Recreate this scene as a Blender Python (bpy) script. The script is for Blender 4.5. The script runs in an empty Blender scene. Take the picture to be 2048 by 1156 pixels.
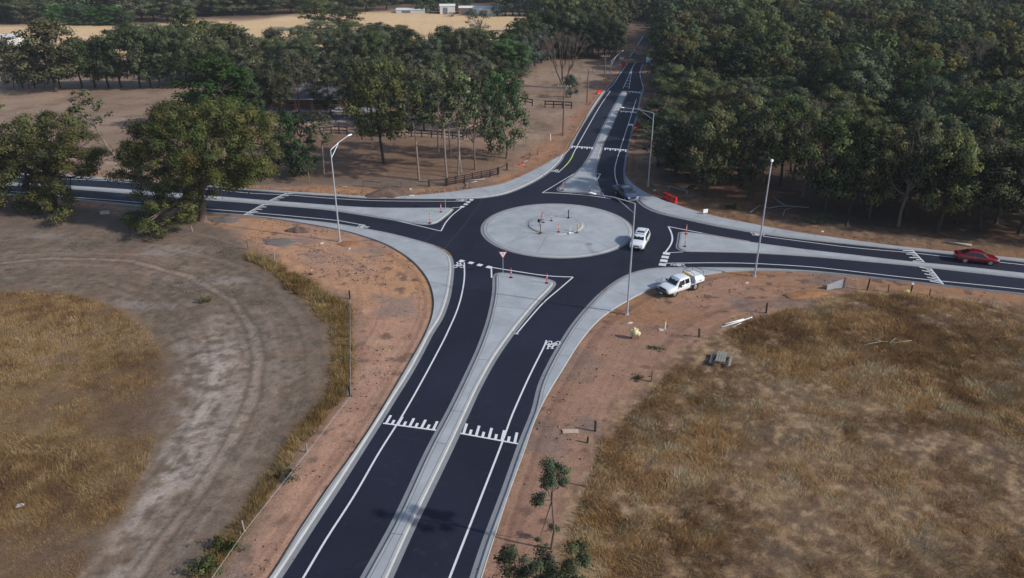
import bpy, bmesh, math, random
import numpy as np
from mathutils import Vector, Matrix
random.seed(7); rng = np.random.default_rng(7)
R = math.radians
S = bpy.context.scene
COL = S.collection
# ------------------------------------------------------------------ camera, sky, sun, exposure
F, H, TH = 1530.0, 36.0, R(25.4)          # focal length in photo pixels, flying height, tilt
cam_d = bpy.data.cameras.new("camera"); cam = bpy.data.objects.new("camera", cam_d); COL.objects.link(cam)
cam.location = (0, 0, H); cam.rotation_euler = (R(90) - TH, 0, 0)
cam_d.sensor_width = 36; cam_d.lens = 36 * F / 2048; cam_d.clip_end = 3000; cam_d.clip_start = .5
S.camera = cam
SUN_EL, SUN_AZ = R(32), R(109)
w = bpy.data.worlds.new("World"); S.world = w; w.use_nodes = True
nt = w.node_tree; bg = nt.nodes["Background"]; sky = nt.nodes.new("ShaderNodeTexSky")
sky.sky_type = 'NISHITA'; sky.sun_disc = False; sky.sun_elevation = SUN_EL; sky.sun_rotation = SUN_AZ
sky.dust_density = 1.2; sky.air_density = 1.0
nt.links.new(sky.outputs[0], bg.inputs[0]); bg.inputs[1].default_value = 0.10
sun_d = bpy.data.lights.new("sun", 'SUN'); sun = bpy.data.objects.new("sun", sun_d); COL.objects.link(sun)
sun_d.energy = 2.9; sun_d.angle = R(1.2); sun_d.color = (1, .93, .83)
sdir = Vector((math.sin(SUN_AZ) * math.cos(SUN_EL), math.cos(SUN_AZ) * math.cos(SUN_EL), math.sin(SUN_EL)))
sun.rotation_euler = sdir.to_track_quat('Z', 'Y').to_euler(); sun.location = (0, 0, 80)
S.view_settings.view_transform = 'Standard'; S.view_settings.look = 'None'; S.view_settings.gamma = 1
S.view_settings.exposure = 0.5
S.cycles.max_bounces = 5; S.cycles.diffuse_bounces = 2; S.cycles.transparent_max_bounces = 6

# ------------------------------------------------------------------ helpers
ST, CT = math.sin(TH), math.cos(TH)
def ray(u, v):
    x = (u - 1024) / F; y = (578 - v) / F
    return Vector((x, CT + y * ST, -ST + y * CT))
def P(u, v, z=0.0):
    d = ray(u, v); return Vector((0, 0, H)) + d * ((z - H) / d.z)
def PY(u, v, Y):
    d = ray(u, v); return Vector((0, 0, H)) + d * (Y / d.y)
def hgt(u, v, v1):                        # height of a vertical thing standing at (u,v) whose top shows at row v1
    b = P(u, v); d = ray(u, v1); return H + b.y * d.z / d.y
def mark(o, label=None, cat=None, group=None, kind=None):
    if label: o["label"] = label
    if cat: o["category"] = cat
    if group: o["group"] = group
    if kind: o["kind"] = kind
    return o
def link(o, parent=None):
    COL.objects.link(o)
    if parent: o.parent = parent
    return o
def empty(name, loc, rz=0, **k):
    o = bpy.data.objects.new(name, None); o.empty_display_size = .3
    o.location = loc; o.rotation_euler = (0, 0, rz); link(o); return mark(o, **k)
def copy_tree(o, parent=None):
    c = o.copy(); COL.objects.link(c); c.parent = parent
    for ch in o.children: copy_tree(ch, c)
    return c
class MB:
    def __init__(s): s.v = []; s.f = []; s.m = []
    def poly(s, pts, mi=0):
        i = len(s.v); s.v += [tuple(p) for p in pts]; s.f.append(tuple(range(i, i + len(pts)))); s.m.append(mi)
    def grid(s, rows, mi=0, closed=False, flip=False):
        i = len(s.v); n = len(rows[0])
        for r in rows: s.v += [tuple(p) for p in r]
        for a in range(len(rows) - 1):
            for b in range(n if closed else n - 1):
                c = (b + 1) % n
                q = (i + a * n + b, i + a * n + c, i + (a + 1) * n + c, i + (a + 1) * n + b)
                s.f.append(q[::-1] if flip else q); s.m.append(mi)
    def box(s, c, d, rz=0, mi=0, M=None):
        i = len(s.v); cx, cy, cz = c; a, b = math.cos(rz), math.sin(rz)
        for x, y, z in ((-1,-1,-1),(1,-1,-1),(1,1,-1),(-1,1,-1),(-1,-1,1),(1,-1,1),(1,1,1),(-1,1,1)):
            x *= d[0]/2; y *= d[1]/2; z *= d[2]/2
            p = (cx + x*a - y*b, cy + x*b + y*a, cz + z)
            s.v.append(tuple(M @ Vector(p)) if M else p)
        for q in ((3,2,1,0),(4,5,6,7),(0,1,5,4),(1,2,6,5),(2,3,7,6),(3,0,4,7)):
            s.f.append(tuple(i + k for k in q)); s.m.append(mi)
    def tube(s, pts, rad, n=7, mi=0, cap=True):
        pts = [Vector(p) for p in pts]
        if not hasattr(rad, '__len__'): rad = [rad] * len(pts)
        rows = []
        for k, p in enumerate(pts):
            t = (pts[min(k+1, len(pts)-1)] - pts[max(k-1, 0)])
            if t.length < 1e-6: t = Vector((0,0,1))
            t.normalize(); a = t.cross(Vector((0,0,1)) if abs(t.z) < .9 else Vector((1,0,0))).normalized(); b = t.cross(a)
            rows.append([p + (a*math.cos(2*math.pi*j/n) + b*math.sin(2*math.pi*j/n)) * rad[k] for j in range(n)])
        s.grid(rows, mi, closed=True, flip=True)
        if cap: s.poly(rows[0][::-1][::-1], mi); s.poly(rows[-1][::-1], mi)
    def bar(s, a, b, w, h, mi=0):                      # rectangular bar between two points
        a = Vector(a); b = Vector(b); t = (b - a).normalized()
        x = t.cross(Vector((0,0,1)) if abs(t.z) < .95 else Vector((0,1,0))).normalized() * w/2; y = t.cross(x).normalized() * h/2
        r = lambda p: [p-x-y, p+x-y, p+x+y, p-x+y]
        s.grid([r(a), r(b)], mi, closed=True); s.poly(r(a)[::-1], mi); s.poly(r(b), mi)
    def build(s, name, mats, parent=None, smooth=False, loc=None, **k):
        me = bpy.data.meshes.new(name); me.from_pydata(s.v, [], s.f)
        if not isinstance(mats, (list, tuple)): mats = [mats]
        for m in mats: me.materials.append(m)
        me.polygons.foreach_set("material_index", s.m)
        if smooth: me.polygons.foreach_set("use_smooth", [True] * len(s.f))
        me.update()
        bm = bmesh.new(); bm.from_mesh(me)
        bmesh.ops.remove_doubles(bm, verts=bm.verts, dist=1e-5)
        bmesh.ops.recalc_face_normals(bm, faces=bm.faces)
        big = [f for f in bm.faces if len(f.verts) > 4]
        if big: bmesh.ops.triangulate(bm, faces=big)
        bm.to_mesh(me); bm.free()
        o = bpy.data.objects.new(name, me)
        if loc is not None:
            me.transform(Matrix.Translation(-Vector(loc))); o.location = loc
        link(o, parent)
        return mark(o, **k)
def mesh_np(name, V, Fq, mat, parent=None, col=None, smooth=False, nrm=None, **k):     # fast quads/tris from numpy
    me = bpy.data.meshes.new(name); n = Fq.shape[1]
    me.vertices.add(len(V)); me.vertices.foreach_set("co", V.astype(np.float32).ravel())
    me.loops.add(Fq.size); me.loops.foreach_set("vertex_index", Fq.astype(np.int32).ravel())
    me.polygons.add(len(Fq)); me.polygons.foreach_set("loop_start", np.arange(0, Fq.size, n, dtype=np.int32))
    me.polygons.foreach_set("loop_total", np.full(len(Fq), n, dtype=np.int32))
    if smooth: me.polygons.foreach_set("use_smooth", np.ones(len(Fq), dtype=bool))
    if col is not None:
        a = me.color_attributes.new("tint", 'FLOAT_COLOR', 'POINT')
        c = np.ones((len(V), 4), dtype=np.float32); c[:, :3] = col; a.data.foreach_set("color", c.ravel())
    if nrm is not None:
        a = me.attributes.new("nrm", 'FLOAT_VECTOR', 'POINT'); a.data.foreach_set("vector", nrm.astype(np.float32).ravel())
    me.materials.append(mat); me.update(calc_edges=True)
    o = bpy.data.objects.new(name, me); link(o, parent); return mark(o, **k)

# ---- noise in numpy
def vnoise(x, y, seed=0):
    xi = np.floor(x).astype(np.int64); yi = np.floor(y).astype(np.int64); fx = x - xi; fy = y - yi
    fx = fx*fx*(3-2*fx); fy = fy*fy*(3-2*fy)
    def h(a, b):
        n = (a*374761393 + b*668265263 + seed*1442695041) & 0xffffffff
        n = ((n ^ (n >> 13)) * 1274126177) & 0xffffffff
        return ((n ^ (n >> 16)) & 0xffff) / 65535.0
    return (h(xi,yi)*(1-fx) + h(xi+1,yi)*fx)*(1-fy) + (h(xi,yi+1)*(1-fx) + h(xi+1,yi+1)*fx)*fy
def fbm(x, y, s, seed=0, o=4):
    t = 0; a = .5
    for k in range(o): t = t + a*vnoise(x/s*2**k + 17*k, y/s*2**k + 5*k, seed+k); a *= .5
    return t / (1 - .5**o)

# ------------------------------------------------------------------ materials
def mat(name, color, rough=.7, metal=0, noise=None, bump=0, spec=.3, attr=False, coat=0, emit=None, scale2=None):
    m = bpy.data.materials.new(name); m.use_nodes = True; t = m.node_tree; b = t.nodes["Principled BSDF"]
    b.inputs["Base Color"].default_value = (*color, 1); b.inputs["Roughness"].default_value = rough
    b.inputs["Metallic"].default_value = metal; b.inputs["Specular IOR Level"].default_value = spec
    if coat: b.inputs["Coat Weight"].default_value = coat; b.inputs["Coat Roughness"].default_value = .05
    g = t.nodes.new("ShaderNodeTexCoord"); src = None
    if noise:
        sc, amt = noise
        geo = t.nodes.new("ShaderNodeNewGeometry")
        n1 = t.nodes.new("ShaderNodeTexNoise"); n1.inputs["Scale"].default_value = sc; n1.inputs["Detail"].default_value = 6
        n1.inputs["Roughness"].default_value = .65
        t.links.new(geo.outputs["Position"] if scale2 is None else g.outputs["Object"], n1.inputs["Vector"])
        mr = t.nodes.new("ShaderNodeMapRange"); mr.inputs[1].default_value = .25; mr.inputs[2].default_value = .75
        mr.inputs[3].default_value = 1 - amt; mr.inputs[4].default_value = 1 + amt
        t.links.new(n1.outputs[0], mr.inputs[0])
        mx = t.nodes.new("ShaderNodeVectorMath"); mx.operation = 'SCALE'; mx.inputs[0].default_value = color
        t.links.new(mr.outputs[0], mx.inputs["Scale"]); t.links.new(mx.outputs[0], b.inputs["Base Color"])
        if bump:
            bp = t.nodes.new("ShaderNodeBump"); bp.inputs["Strength"].default_value = bump; bp.inputs["Distance"].default_value = .05
            t.links.new(n1.outputs[0], bp.inputs["Height"]); t.links.new(bp.outputs[0], b.inputs["Normal"])
        src = mx
    return m
M = {}
def asphalt(name, base, dusty):
    m = mat(name, base, .75, spec=.25); t = m.node_tree; b = t.nodes["Principled BSDF"]
    geo = t.nodes.new("ShaderNodeNewGeometry")
    n1 = t.nodes.new("ShaderNodeTexNoise"); n1.inputs["Scale"].default_value = 9; n1.inputs["Detail"].default_value = 5
    n2 = t.nodes.new("ShaderNodeTexNoise"); n2.inputs["Scale"].default_value = .12; n2.inputs["Detail"].default_value = 4
    n3 = t.nodes.new("ShaderNodeTexNoise"); n3.inputs["Scale"].default_value = .5; n3.inputs["Detail"].default_value = 8; n3.inputs["Distortion"].default_value = 2.5
    for n in (n1, n2, n3): t.links.new(geo.outputs["Position"], n.inputs["Vector"])
    r = t.nodes.new("ShaderNodeValToRGB"); e = r.color_ramp.elements
    e[0].position = .35; e[0].color = (*[c*.82 for c in base], 1); e[1].position = .7; e[1].color = (*[c*1.3 for c in base], 1)
    t.links.new(n2.outputs[0], r.inputs[0])
    mr = t.nodes.new("ShaderNodeMapRange"); mr.inputs[1].default_value = .6; mr.inputs[2].default_value = .8; mr.inputs[3].default_value = 0; mr.inputs[4].default_value = dusty
    t.links.new(n3.outputs[0], mr.inputs[0])
    mx = t.nodes.new("ShaderNodeMixRGB"); mx.inputs[2].default_value = (.06, .055, .06, 1)
    t.links.new(mr.outputs[0], mx.inputs[0]); t.links.new(r.outputs[0], mx.inputs[1])
    m2 = t.nodes.new("ShaderNodeMapRange"); m2.inputs[3].default_value = .75; m2.inputs[4].default_value = 1.25
    t.links.new(n1.outputs[0], m2.inputs[0])
    sc = t.nodes.new("ShaderNodeVectorMath"); sc.operation = 'SCALE'; t.links.new(mx.outputs[0], sc.inputs[0]); t.links.new(m2.outputs[0], sc.inputs["Scale"])
    t.links.new(sc.outputs[0], b.inputs["Base Color"])
    bp = t.nodes.new("ShaderNodeBump"); bp.inputs["Strength"].default_value = .25; bp.inputs["Distance"].default_value = .02
    t.links.new(n1.outputs[0], bp.inputs["Height"]); t.links.new(bp.outputs[0], b.inputs["Normal"])
    return m
M['asphalt'] = asphalt("fresh_asphalt", (.0110, .0138, .029), .35)
M['asphalt_old'] = asphalt("old_asphalt", (.035, .033, .042), .6)
M['driveway'] = asphalt("driveway_asphalt", (.06, .07, .11), .3)
M['concrete'] = mat("concrete", (.32, .35, .385), .85, noise=(.35, .20), bump=.1)
M['concrete_kerb'] = mat("kerb_concrete", (.33, .345, .355), .85, noise=(.8, .14), bump=.1)
M['gutter'] = mat("gutter_concrete", (.21, .22, .24), .85, noise=(.9, .14))
M['joint'] = mat("joint", (.10, .11, .13), .9)
M['paint'] = mat("white_road_paint", (.62, .64, .68), .6, noise=(6, .12))
M['paint_y'] = mat("lime_road_paint", (.45, .58, .12), .6, noise=(6, .12))
M['paint_r'] = mat("stained_road_paint", (.42, .28, .24), .6, noise=(6, .2))
M['bark'] = mat("bark", (.13, .10, .085), .9, noise=(3, .35), bump=.4)
M['bark_pale'] = mat("pale_bark", (.19, .155, .14), .85, noise=(2.2, .45), bump=.2)
M['bark_dark'] = mat("dark_bark", (.045, .036, .035), .9, noise=(3, .3))
M['galv'] = mat("galvanised_steel", (.42, .46, .53), .45, metal=.35, noise=(1.5, .08))
M['lampwhite'] = mat("lamp_housing", (.75, .76, .78), .5)
M['wood_dark'] = mat("dark_fence_timber", (.028, .02, .022), .9, noise=(4, .3))
M['wood'] = mat("weathered_timber", (.16, .12, .10), .9, noise=(4, .3))
M['wood_grey'] = mat("grey_timber", (.22, .23, .22), .85, noise=(5, .25))
M['wood_pale'] = mat("bleached_timber", (.34, .30, .26), .85, noise=(4, .2))
M['red'] = mat("red_plastic", (.62, .035, .03), .45)
M['orange'] = mat("orange_plastic", (.62, .10, .06), .5)
M['white'] = mat("white_plastic", (.72, .74, .76), .5)
M['black'] = mat("black_rubber", (.012, .012, .014), .7)
M['yellow'] = mat("yellow_plastic", (.55, .36, .04), .5)
M['amber'] = mat("brown_plastic", (.16, .10, .05), .6)
M['brick'] = mat("pink_brick", (.30, .14, .11), .9, noise=(2.5, .3))
M['roof'] = mat("grey_roof", (.14, .15, .17), .7, noise=(1, .1))
M['whitewall'] = mat("white_wall", (.62, .63, .62), .7, noise=(1, .08))
M['glass'] = mat("dark_glass", (.012, .015, .02), .06, spec=.8)
M['tyre'] = mat("tyre", (.012, .012, .013), .8)
M['rim'] = mat("alloy_rim", (.38, .38, .4), .35, metal=.6)
M['car_white'] = mat("white_car_paint", (.66, .70, .75), .25, coat=.6)
M['car_red'] = mat("red_car_paint", (.15, .004, .012), .22, coat=.8)
M['car_blue'] = mat("blue_grey_car_paint", (.045, .065, .14), .25, coat=.7)
M['trim'] = mat("black_trim", (.02, .02, .022), .5)
M['lens'] = mat("headlamp_lens", (.7, .72, .74), .12, spec=.7)
M['tail'] = mat("tail_lamp_lens", (.30, .01, .01), .2, spec=.6)
M['chrome'] = mat("chrome", (.55, .56, .58), .2, metal=.8)
M['soil'] = mat("heaped_soil", (.13, .085, .07), .95, noise=(1.8, .35), bump=.8)
M['soil_grey'] = mat("heaped_gravel", (.15, .13, .125), .95, noise=(3, .3), bump=.7)
M['soil_o'] = mat("heaped_clay", (.26, .13, .06), .95, noise=(2.5, .25), bump=.7)
M['cream'] = mat("cream_sacking", (.55, .50, .30), .9, noise=(6, .3))
M['board'] = mat("tan_board", (.42, .34, .26), .8, noise=(3, .15))
M['signred'] = mat("sign_red", (.55, .04, .07), .5)
M['signwhite'] = mat("sign_white", (.8, .8, .82), .5)
M['signback'] = mat("sign_back", (.3, .31, .33), .5, metal=.4)
M['stone'] = mat("pale_stone", (.45, .40, .36), .9, noise=(3, .2))
M['tank'] = mat("corrugated_steel", (.55, .57, .58), .5, noise=(2, .1))

def attr_mat(name, rough, trans=0, fine=0, useobj=False, bump=0):
    m = bpy.data.materials.new(name); m.use_nodes = True; t = m.node_tree; b = t.nodes["Principled BSDF"]
    b.inputs["Roughness"].default_value = rough; b.inputs["Specular IOR Level"].default_value = .12
    a = t.nodes.new("ShaderNodeAttribute"); a.attribute_name = "tint"; out = a.outputs["Color"]
    if fine:
        geo = t.nodes.new("ShaderNodeNewGeometry"); prev = None
        for sc, am, det in fine:
            n1 = t.nodes.new("ShaderNodeTexNoise"); n1.inputs["Scale"].default_value = sc; n1.inputs["Detail"].default_value = det
            n1.inputs["Roughness"].default_value = .7
            t.links.new(geo.outputs["Position"], n1.inputs["Vector"])
            mr = t.nodes.new("ShaderNodeMapRange"); mr.inputs[1].default_value = .28; mr.inputs[2].default_value = .72
            mr.inputs[3].default_value = 1-am; mr.inputs[4].default_value = 1+am; t.links.new(n1.outputs[0], mr.inputs[0])
            s = t.nodes.new("ShaderNodeVectorMath"); s.operation = 'SCALE'; t.links.new(out, s.inputs[0]); t.links.new(mr.outputs[0], s.inputs["Scale"]); out = s.outputs[0]
        if bump:
            bp = t.nodes.new("ShaderNodeBump"); bp.inputs["Strength"].default_value = bump; bp.inputs["Distance"].default_value = .08
            t.links.new(n1.outputs[0], bp.inputs["Height"]); t.links.new(bp.outputs[0], b.inputs["Normal"])
    if useobj:
        oi = t.nodes.new("ShaderNodeObjectInfo")
        s = t.nodes.new("ShaderNodeVectorMath"); s.operation = 'MULTIPLY'; t.links.new(out, s.inputs[0]); t.links.new(oi.outputs["Color"], s.inputs[1])
        h = t.nodes.new("ShaderNodeHueSaturation"); t.links.new(s.outputs[0], h.inputs["Color"])
        mr = t.nodes.new("ShaderNodeMapRange"); mr.inputs[3].default_value = .485; mr.inputs[4].default_value = .515; t.links.new(oi.outputs["Random"], mr.inputs[0]); t.links.new(mr.outputs[0], h.inputs["Hue"])
        w2 = t.nodes.new("ShaderNodeMath"); w2.operation = 'MULTIPLY'; w2.inputs[1].default_value = 7.31; t.links.new(oi.outputs["Random"], w2.inputs[0])
        fr = t.nodes.new("ShaderNodeMath"); fr.operation = 'FRACT'; t.links.new(w2.outputs[0], fr.inputs[0])
        mv = t.nodes.new("ShaderNodeMapRange"); mv.inputs[3].default_value = .6; mv.inputs[4].default_value = 1.42; t.links.new(fr.outputs[0], mv.inputs[0]); t.links.new(mv.outputs[0], h.inputs["Value"])
        w3 = t.nodes.new("ShaderNodeMath"); w3.operation = 'MULTIPLY'; w3.inputs[1].default_value = 13.7; t.links.new(oi.outputs["Random"], w3.inputs[0])
        f3 = t.nodes.new("ShaderNodeMath"); f3.operation = 'FRACT'; t.links.new(w3.outputs[0], f3.inputs[0])
        ms = t.nodes.new("ShaderNodeMapRange"); ms.inputs[3].default_value = .7; ms.inputs[4].default_value = 1.15; t.links.new(f3.outputs[0], ms.inputs[0]); t.links.new(ms.outputs[0], h.inputs["Saturation"])
        out = h.outputs[0]
    t.links.new(out, b.inputs["Base Color"])
    if useobj:                                       # leaf clusters shade as rounded masses
        an = t.nodes.new("ShaderNodeAttribute"); an.attribute_name = "nrm"; vt = t.nodes.new("ShaderNodeVectorTransform"); vt.vector_type = 'NORMAL'; vt.convert_from = 'OBJECT'; vt.convert_to = 'WORLD'
        t.links.new(an.outputs["Vector"], vt.inputs[0]); t.links.new(vt.outputs[0], b.inputs["Normal"])
    if trans:
        tr = t.nodes.new("ShaderNodeBsdfTranslucent"); t.links.new(out, tr.inputs["Color"])
        mx = t.nodes.new("ShaderNodeMixShader"); mx.inputs[0].default_value = trans
        t.links.new(b.outputs[0], mx.inputs[1]); t.links.new(tr.outputs[0], mx.inputs[2])
        t.links.new(mx.outputs[0], t.nodes["Material Output"].inputs["Surface"])
    return m
M['leaf'] = attr_mat("leaves", .65, trans=.22, useobj=True)
M['leaf_single'] = M['leaf'].copy(); M['leaf_single'].name = "leaves_of_single_trees"
for n_ in M['leaf_single'].node_tree.nodes:             # no random variation: these trees carry their own colour
    if n_.type == 'MAP_RANGE': v_ = .5 if n_.inputs[4].default_value < .6 else 1.0; n_.inputs[3].default_value = v_; n_.inputs[4].default_value = v_
M['grass'] = attr_mat("dry_grass_blades", .8, trans=.12)
t = M['grass'].node_tree; g_ = t.nodes.new("ShaderNodeNewGeometry"); a_ = t.nodes.new("ShaderNodeVectorMath"); a_.operation = 'SCALE'; a_.inputs["Scale"].default_value = .45
t.links.new(g_.outputs["Normal"], a_.inputs[0]); b_ = t.nodes.new("ShaderNodeVectorMath"); b_.operation = 'ADD'; b_.inputs[1].default_value = (0, 0, .8); t.links.new(a_.outputs[0], b_.inputs[0])
c_ = t.nodes.new("ShaderNodeVectorMath"); c_.operation = 'NORMALIZE'; t.links.new(b_.outputs[0], c_.inputs[0]); t.links.new(c_.outputs[0], t.nodes["Principled BSDF"].inputs["Normal"])
M['ground'] = attr_mat("ground_earth", .95, fine=((.9, .2, 8), (5, .30, 6)), bump=.4)

# ------------------------------------------------------------------ curves
def smooth(pts, step=.8):
    """Catmull-Rom through world points, resampled"""
    p = [Vector(q) for q in pts]; p = [p[0]*2 - p[1]] + p + [p[-1]*2 - p[-2]]; out = []
    for i in range(1, len(p) - 2):
        a, b, c, d = p[i-1:i+3]; n = max(1, int((c-b).length / step))
        for k in range(n):
            t = k/n; q = .5*((2*b) + (c-a)*t + (2*a-5*b+4*c-d)*t*t + (3*b-3*c+d-a)*t**3); out.append(q)
    out.append(p[-2]); return out
def relax(pts, n=2):
    p = [Vector(q) for q in pts]
    for _ in range(n):
        p = [p[0]] + [(p[i-1] + p[i]*2 + p[i+1])/4 for i in range(1, len(p)-1)] + [p[-1]]
    return p
def W(px, step=.8, z=0, rl=3):
    return relax(smooth([P(u, v, z) for u, v in px], step), rl)
NWo = [(-260,350),(-60,347),(86,348),(188,355),(300,363),(400,371),(470,376.5),(506,380),(569,384),(622,387),(679,390.5),(710,393),(760,395),(809,394),(843,391.5),(892,387),(942,380),(999,371),(1033,358.5),(1073,340),(1106,321),(1133,305),(1143,287),(1161,257),(1176,229),(1192,203),(1209,181)]
NWi = [(-260,353),(-60,350.5),(86,351),(188,358.5),(300,366),(400,374),(470,379),(523,383),(572,387),(622,390.5),(679,393.5),(710,396.5),(776,398),(859,398.8),(909,398.5),(946,398.4),(973,396.5),(1006,391),(1033,382),(1073,363),(1103,343),(1124,322),(1131,309),(1143,295),(1159,263),(1181,228),(1212,182)]
NEo = [(1288,178),(1281,205),(1278,222),(1274,238),(1265.6,266),(1259,291),(1254,320),(1251,347),(1256,360),(1266,370),(1286,384),(1313,396.5),(1346,409),(1388,423),(1429,434),(1479,444.5),(1529,454.5),(1600,467.5),(1666,476.5),(1731,486),(1797,494.7),(1906,505.6),(2046,520),(2200,538),(2400,560)]
NEi = [(1283,178),(1277,205),(1274,225),(1268,245),(1262,264),(1256,291),(1249.5,320),(1246.5,343),(1248,363),(1253,376),(1263,389),(1273,403),(1288,415.5),(1306,424.5),(1338,433),(1380,442),(1432,453.5),(1496,464.6),(1529,470),(1600,479),(1655,485),(1709,490.5),(1797,499.5),(1906,510),(2046,525),(2200,543),(2400,565)]
SEi = [(2400,626),(2200,604),(2046,586.6),(1950,576.5),(1862,567),(1775,557),(1687,547.5),(1619,541),(1546,537),(1463,535),(1396,534.6),(1330,534.6),(1298,535.8),(1275,540),(1256,547),(1226,564.5),(1201,584),(1176,609),(1143,648),(1122,680),(1099,719),(1083,752),(1070.5,778),(1068.5,798),(1063,823),(1048,856),(1030,903),(999,990),(964.5,1079.7),(944,1140),(925,1200),(900,1280)]
SEo = [(2400,631),(2200,608),(2046,590),(1950,579.5),(1862,570),(1775,560),(1687,551),(1619,545),(1546,541.6),(1479,542),(1446,544.5),(1406,551),(1362,560),(1316,573),(1280,589.4),(1259,600),(1209,631),(1176,664),(1150,699),(1136,723),(1106,771),(1086,806),(1068,845),(1048,905),(1022,975),(999,1044),(965,1150),(949,1205),(925,1280)]
SWi = [(460,1310),(485,1270),(565,1156),(630,1055),(686,970),(727,905),(768,840),(794,797),(827,744.5),(858,686),(868,665),(886,640),(896,613),(902,593),(906,566),(908.6,541),(907.5,522),(903,510),(893,500.5),(868,490),(826,478),(783,467),(731,457),(710,453),(679,448),(639,443),(589,438),(539,433.5),(486,429),(413,423.5),(320,414),(239,406),(164,399),(55,391),(-60,383),(-260,373)]
SWo = [(425,1310),(452,1270),(544,1156),(576,1102),(625,1026),(672,958),(712,903),(759,831),(802,758),(843,687),(855,663),(863,643),(868,620),(869,601),(865,583),(858,563),(846,545),(828,525),(800,505),(768,487.5),(718,470.5),(677,460),(606,447.5),(539,437.3),(480,431.5),(413,426),(320,417),(239,409.5),(164,402.5),(55,394.5),(-60,387),(-260,376)]
def strip(name, inner, outer, label):
    a = W(inner); b = W(outer); mb = MB(); bb = np.array([[p.x, p.y] for p in b])
    segs = []; prof = [(0,-.1),(0,.034),(.36,.042),(.47,.15),(.66,.16)]
    rows = []; last = -1.0
    for p in a:                                     # nearest point on the outer curve
        q0 = bb[:-1]; q1 = bb[1:]; dq = q1 - q0; t = np.clip(((np.array([p.x, p.y]) - q0)*dq).sum(1) / (dq**2).sum(1), 0, 1)
        c = q0 + dq*t[:, None]; dd = ((c - np.array([p.x, p.y]))**2).sum(1); i = int(dd.argmin())
        if i + t[i] < last: i = int(last); tt = last - i; c_ = q0[min(i, len(q0)-1)] + dq[min(i, len(q0)-1)]*tt
        else: last = i + t[i]; c_ = c[i]
        c_ = Vector((c_[0], c_[1], 0)); d = c_ - p; wd = max(d.length, .05); d = d / wd
        r = [(min(x, wd), z) for x, z in prof] + [(min(.70, wd), .158), (wd, .165), (wd + .02, -.1)]
        rows.append([(p + d*x).to_tuple()[:2] + (z,) for x, z in r])
    mi = [1, 1, 1, 1, 2, 0, 1]
    mi = [3, 3, 1, 1, 2, 0, 1]
    for k in range(len(mi)):
        mb.grid([[r[k], r[k+1]] for r in rows], mi[k])
    for r in rows[4::6]:
        A = Vector(r[-4]); B = Vector(r[-2]); d = B - A
        if d.length > 1.0:
            k = Vector((-d.y, d.x, 0)).normalized()*.014; A.z = B.z = .169; mb.poly([A-k, B-k, B+k, A+k], 2)
    mb.build(name, [M['concrete'], M['concrete_kerb'], M['joint'], M['gutter']], kind='structure', label=label)
    return a, b
cSW = strip("footpath", SWi, SWo, "concrete kerb and path round the left near corner")
cSE = strip("footpath", SEi, SEo, "concrete kerb and path round the right near corner")
cNE = strip("footpath", NEi, NEo, "concrete kerb and path round the right far corner")
cNW = strip("footpath", NWi, NWo, "concrete kerb and path round the left far corner")
# asphalt sheet
mb = MB(); tipL = [P(1212,181), P(1233,155), P(1242,141), P(1254,127)]; tipR = [P(1286,127), P(1283,140), P(1284,163), P(1287,178)]
ring = [p for p in cSW[0]][::-1] + [p for p in cSE[0]][::-1] + [p for p in cNE[0]][::-1] + tipR[::-1] + tipL[::-1] + [p for p in cNW[0]][::-1]
mb.poly([(p.x, p.y, .03) for p in ring]); mb.build("road", M['asphalt'], kind='structure')
mb = MB(); old = [P(1253.5,126), P(1264,108), P(1284,72), P(1291,58), P(1312,58), P(1306,72), P(1298,98), P(1293,125), P(1287,133)]
mb.poly([(p.x, p.y, .022) for p in old]); mb.build("road", M['asphalt_old'], kind='structure', label="older worn grey road running on between the trees")
mb = MB(); mb.poly([(p.x, p.y, .02) for p in (P(612,229),P(735,230),P(742,248),P(640,257),P(606,240))]); mb.build("driveway", M['driveway'], kind='structure')

# islands
def inset(pts, d):
    n = len(pts); out = []
    area = sum(pts[i].x*pts[(i+1)%n].y - pts[(i+1)%n].x*pts[i].y for i in range(n)); sg = 1 if area > 0 else -1
    for i in range(n):
        a, b, c = pts[i-1], pts[i], pts[(i+1)%n]
        e1 = (b-a); e2 = (c-b)
        if e1.length < 1e-6 or e2.length < 1e-6: out.append(b.copy()); continue
        e1.normalize(); e2.normalize(); n1 = Vector((-e1.y, e1.x, 0)); n2 = Vector((-e2.y, e2.x, 0)); m = n1 + n2
        if m.length < 1e-6: m = n1
        m.normalize(); k = min(1/max(m.dot(n1), .4), 2.0); out.append(b + m*d*k*sg)
    return out
def island(pieces, label, sc=1.0, joints=()):
    pts = []
    for pc in pieces:
        q = relax(smooth([P(u, v) for u, v in pc], .6), 2)
        pts += q if not pts or (pts[-1]-q[0]).length > .05 else q[1:]
    if (pts[0]-pts[-1]).length < .05: pts.pop()
    mb = MB(); lv = [(0,-.1,3),(0,.034,3),(.36,.042,1),(.46,.15,1),(.64,.16,2),(.68,.159,0)]
    prev = None
    for d, z, m in lv:
        r = [Vector((p.x, p.y, z)) for p in inset(pts, d*sc)]
        if prev: mb.grid([prev[0], r], prev[1], closed=True)
        prev = (r, m)
    mb.poly(prev[0], 0)
    for a, b in joints:
        A = P(*a, .165); B = P(*b, .165); d = (B-A).normalized(); nn = Vector((-d.y, d.x, 0))*.025
        mb.poly([A-nn, B-nn, B+nn, A+nn], 2)
    mb.build("traffic_island", [M['concrete'], M['concrete_kerb'], M['joint'], M['gutter']], kind='structure', label=label)
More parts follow.
